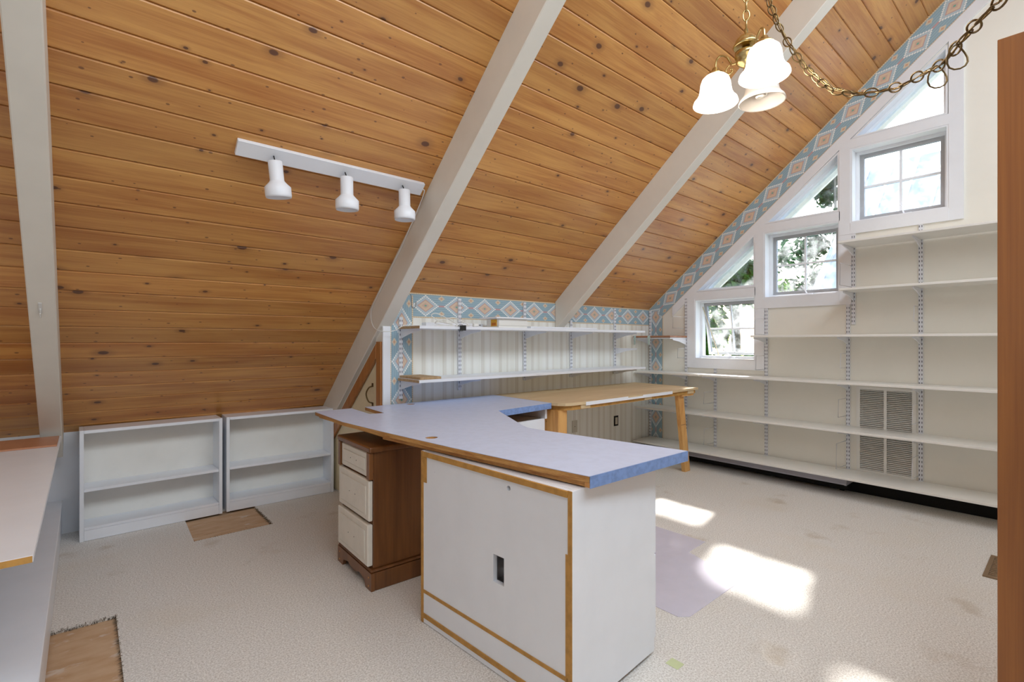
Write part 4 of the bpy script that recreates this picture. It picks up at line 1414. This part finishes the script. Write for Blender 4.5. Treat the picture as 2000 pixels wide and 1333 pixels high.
for frac in (0.60, 0.665):
    c_ = cv[int(len(cv) * frac)]
    lp = [c_ + RT * 0.020 * cos(a) + Vector((0, 0, -0.022 + 0.024 * sin(a))) + FW * 0.004 * sin(2 * a) for a in [x_ * 2 * pi / 14 for x_ in range(14)]]
    obj('wire_loop', tube(bmesh.new(), lp, 0.0017, 6, closed=True), 'antique', t, world=True)

# ================================================================== OUTSIDE
M['lawn'] = plain('lawn', (96, 128, 62), 0.9, var=0.2, scale=1.5)

def m_leaf(name, a, c_):
    b = NB(name, 0.6)
    nz = b.noise(b.obj(), 1.6, 4)
    col = b.mix(b.step(nz, 0.35, 0.65), lin(a), lin(c_))
    d = b.n('ShaderNodeBsdfDiffuse')
    tr = b.n('ShaderNodeBsdfTranslucent')
    b.l(col, d.inputs[0]); b.l(col, tr.inputs[0])
    mx = b.n('ShaderNodeMixShader')
    mx.inputs[0].default_value = 0.45
    b.l(d.outputs[0], mx.inputs[1]); b.l(tr.outputs[0], mx.inputs[2])
    b.l(mx.outputs[0], b.out.inputs[0])
    return b.m


M['leafA'] = m_leaf('birch_leaf', (96, 132, 58), (70, 106, 44))
M['leafB'] = m_leaf('spruce_leaf', (62, 98, 66), (44, 76, 52))
M['bark'] = plain('bark', (150, 140, 126), 0.9, var=0.2, scale=9)
M['siding'] = plain('white_siding', (226, 226, 224), 0.7)
M['roofmetal'] = plain('pale_metal_roof', (214, 216, 222), 0.55, 0.0)
M['soffit'] = plain('white_soffit', (226, 230, 232), 0.6)
ground = struct(obj('ground', bx(5.2, 90, -60, 60, -3.1, -3.0), 'lawn'), 'lawn outside below the gable')
# the rake soffit outside over the triangular windows
sf = slope_slab(bmesh.new(), 0.0, 3.6, XG + TW + 0.002, 5.12, -0.06, 0.018)
struct(obj('trim_7', sf, 'soffit'), 'white rake soffit outside above the gable windows')
sf = slope_slab(bmesh.new(), 0.0, 3.6, 5.085, 5.118, -0.20, -0.061)
struct(obj('trim_8', sf, 'soffit'), 'white rake board along the edge of the roof outside')

t = thing('neighbour_house', 'white neighbouring house with a pale standing-seam metal roof', 'building', (14, -2, -3))
R0, R1, E0, E1 = (17.0, 4.1, 6.2), (17.0, -11.0, 6.2), (10.5, 4.1, 0.4), (10.5, -11.0, 0.4)
bm = bmesh.new()
vv_ = [bm.verts.new(p) for p in (R0, R1, E1, E0, (23.5, 4.1, 0.4), (23.5, -11.0, 0.4))]
for f in ((0, 3, 2, 1), (0, 1, 5, 4), (0, 4, 3), (1, 2, 5), (2, 3, 4, 5)):
    bm.faces.new([vv_[i] for i in f])
bmesh.ops.recalc_face_normals(bm, faces=bm.faces[:])
roof = obj('roof', bm, 'roofmetal', t, world=True)
for i in range(28):
    y = 3.95 - i * 0.545
    a = Vector((10.5, y, 0.43))
    b_ = Vector((17.0, y, 6.23))
    obj('seam', tube(bmesh.new(), [a, b_], 0.03, 4), 'siding', roof, world=True)
obj('wall', bx(11.1, 22.9, -10.7, 3.8, -3.0, 0.39), 'siding', t, world=True)


def tree(loc, hgt, rad, mat, label, seed, n=3600, leaf=0.13):
    rg_ = random.Random(seed)
    t_ = thing('tree', label, 'tree', loc)
    obj('trunk', tube(bmesh.new(), [(0, 0, 0.0), (0.05, 0.03, hgt * 0.4), (0.0, 0.08, hgt * 0.95)], 0.16, 8, taper=[1, 0.75, 0.2]), 'bark', t_)
    bm_ = bmesh.new()
    cl = []
    for _ in range(26):
        zz = rg_.uniform(0.22, 1.0)
        w_ = rad * (1.0 - 0.75 * max(0, (zz - 0.45) / 0.55) ** 1.4)
        a_ = rg_.uniform(0, 2 * pi)
        r_ = w_ * sqrt(rg_.random()) * 0.85
        cl.append((Vector((r_ * cos(a_), r_ * sin(a_), zz * hgt)), rad * rg_.uniform(0.25, 0.42)))
    for i_ in range(n):
        c_, cr_ = cl[i_ % len(cl)]
        d_ = Vector((rg_.gauss(0, 1), rg_.gauss(0, 1), rg_.gauss(0, 0.8))).normalized() * cr_ * rg_.uniform(0.55, 1.1)
        p = c_ + d_
        nrm = (d_.normalized() + Vector((rg_.uniform(-.9, .9), rg_.uniform(-.9, .9), rg_.uniform(-.3, .9)))).normalized()
        tx = nrm.orthogonal().normalized()
        tx.rotate(Matrix.Rotation(rg_.uniform(0, 2 * pi), 3, nrm))
        ty = nrm.cross(tx)
        s_ = leaf * rg_.uniform(0.6, 1.25)
        vv = [bm_.verts.new(p + tx * a_ * s_ + ty * b2 * s_ * 0.62 + nrm * c2 * s_ * 0.15) for a_, b2, c2 in ((-1, 0, -1), (0, -1, 0.4), (1, 0, -1), (0, 1, 0.4))]
        bm_.faces.new(vv)
    fo = obj('foliage', bm_, mat, t_)
    fo['kind'] = 'stuff'
    return t_


tree((12.2, 5.6, -3.0), 9.4, 1.35, 'leafA', 'leafy light green tree standing against the rake of the pale metal roof', 11, 6500, 0.11)
tree((9.2, 5.15, -3.0), 5.4, 0.95, 'leafA', 'shorter light green tree beyond the lowest gable window', 12, 5200, 0.1)
tree((15.5, 9.6, -3.0), 10.2, 2.0, 'leafB', 'tall dark green tree behind the two light green ones', 13, 5200)
tree((29.0, 8.2, -3.0), 15.0, 2.8, 'leafB', 'tall dark green tree rising behind the pale metal roof', 14, 4800, 0.2)
tree((29.0, 1.5, -3.0), 14.4, 2.6, 'leafA', 'light green tree top beyond the roof ridge', 15, 4200, 0.2)
tree((21.0, 16.5, -3.0), 11.5, 2.6, 'leafB', 'dark green tree far to the side of the neighbouring house', 16, 4200, 0.2)
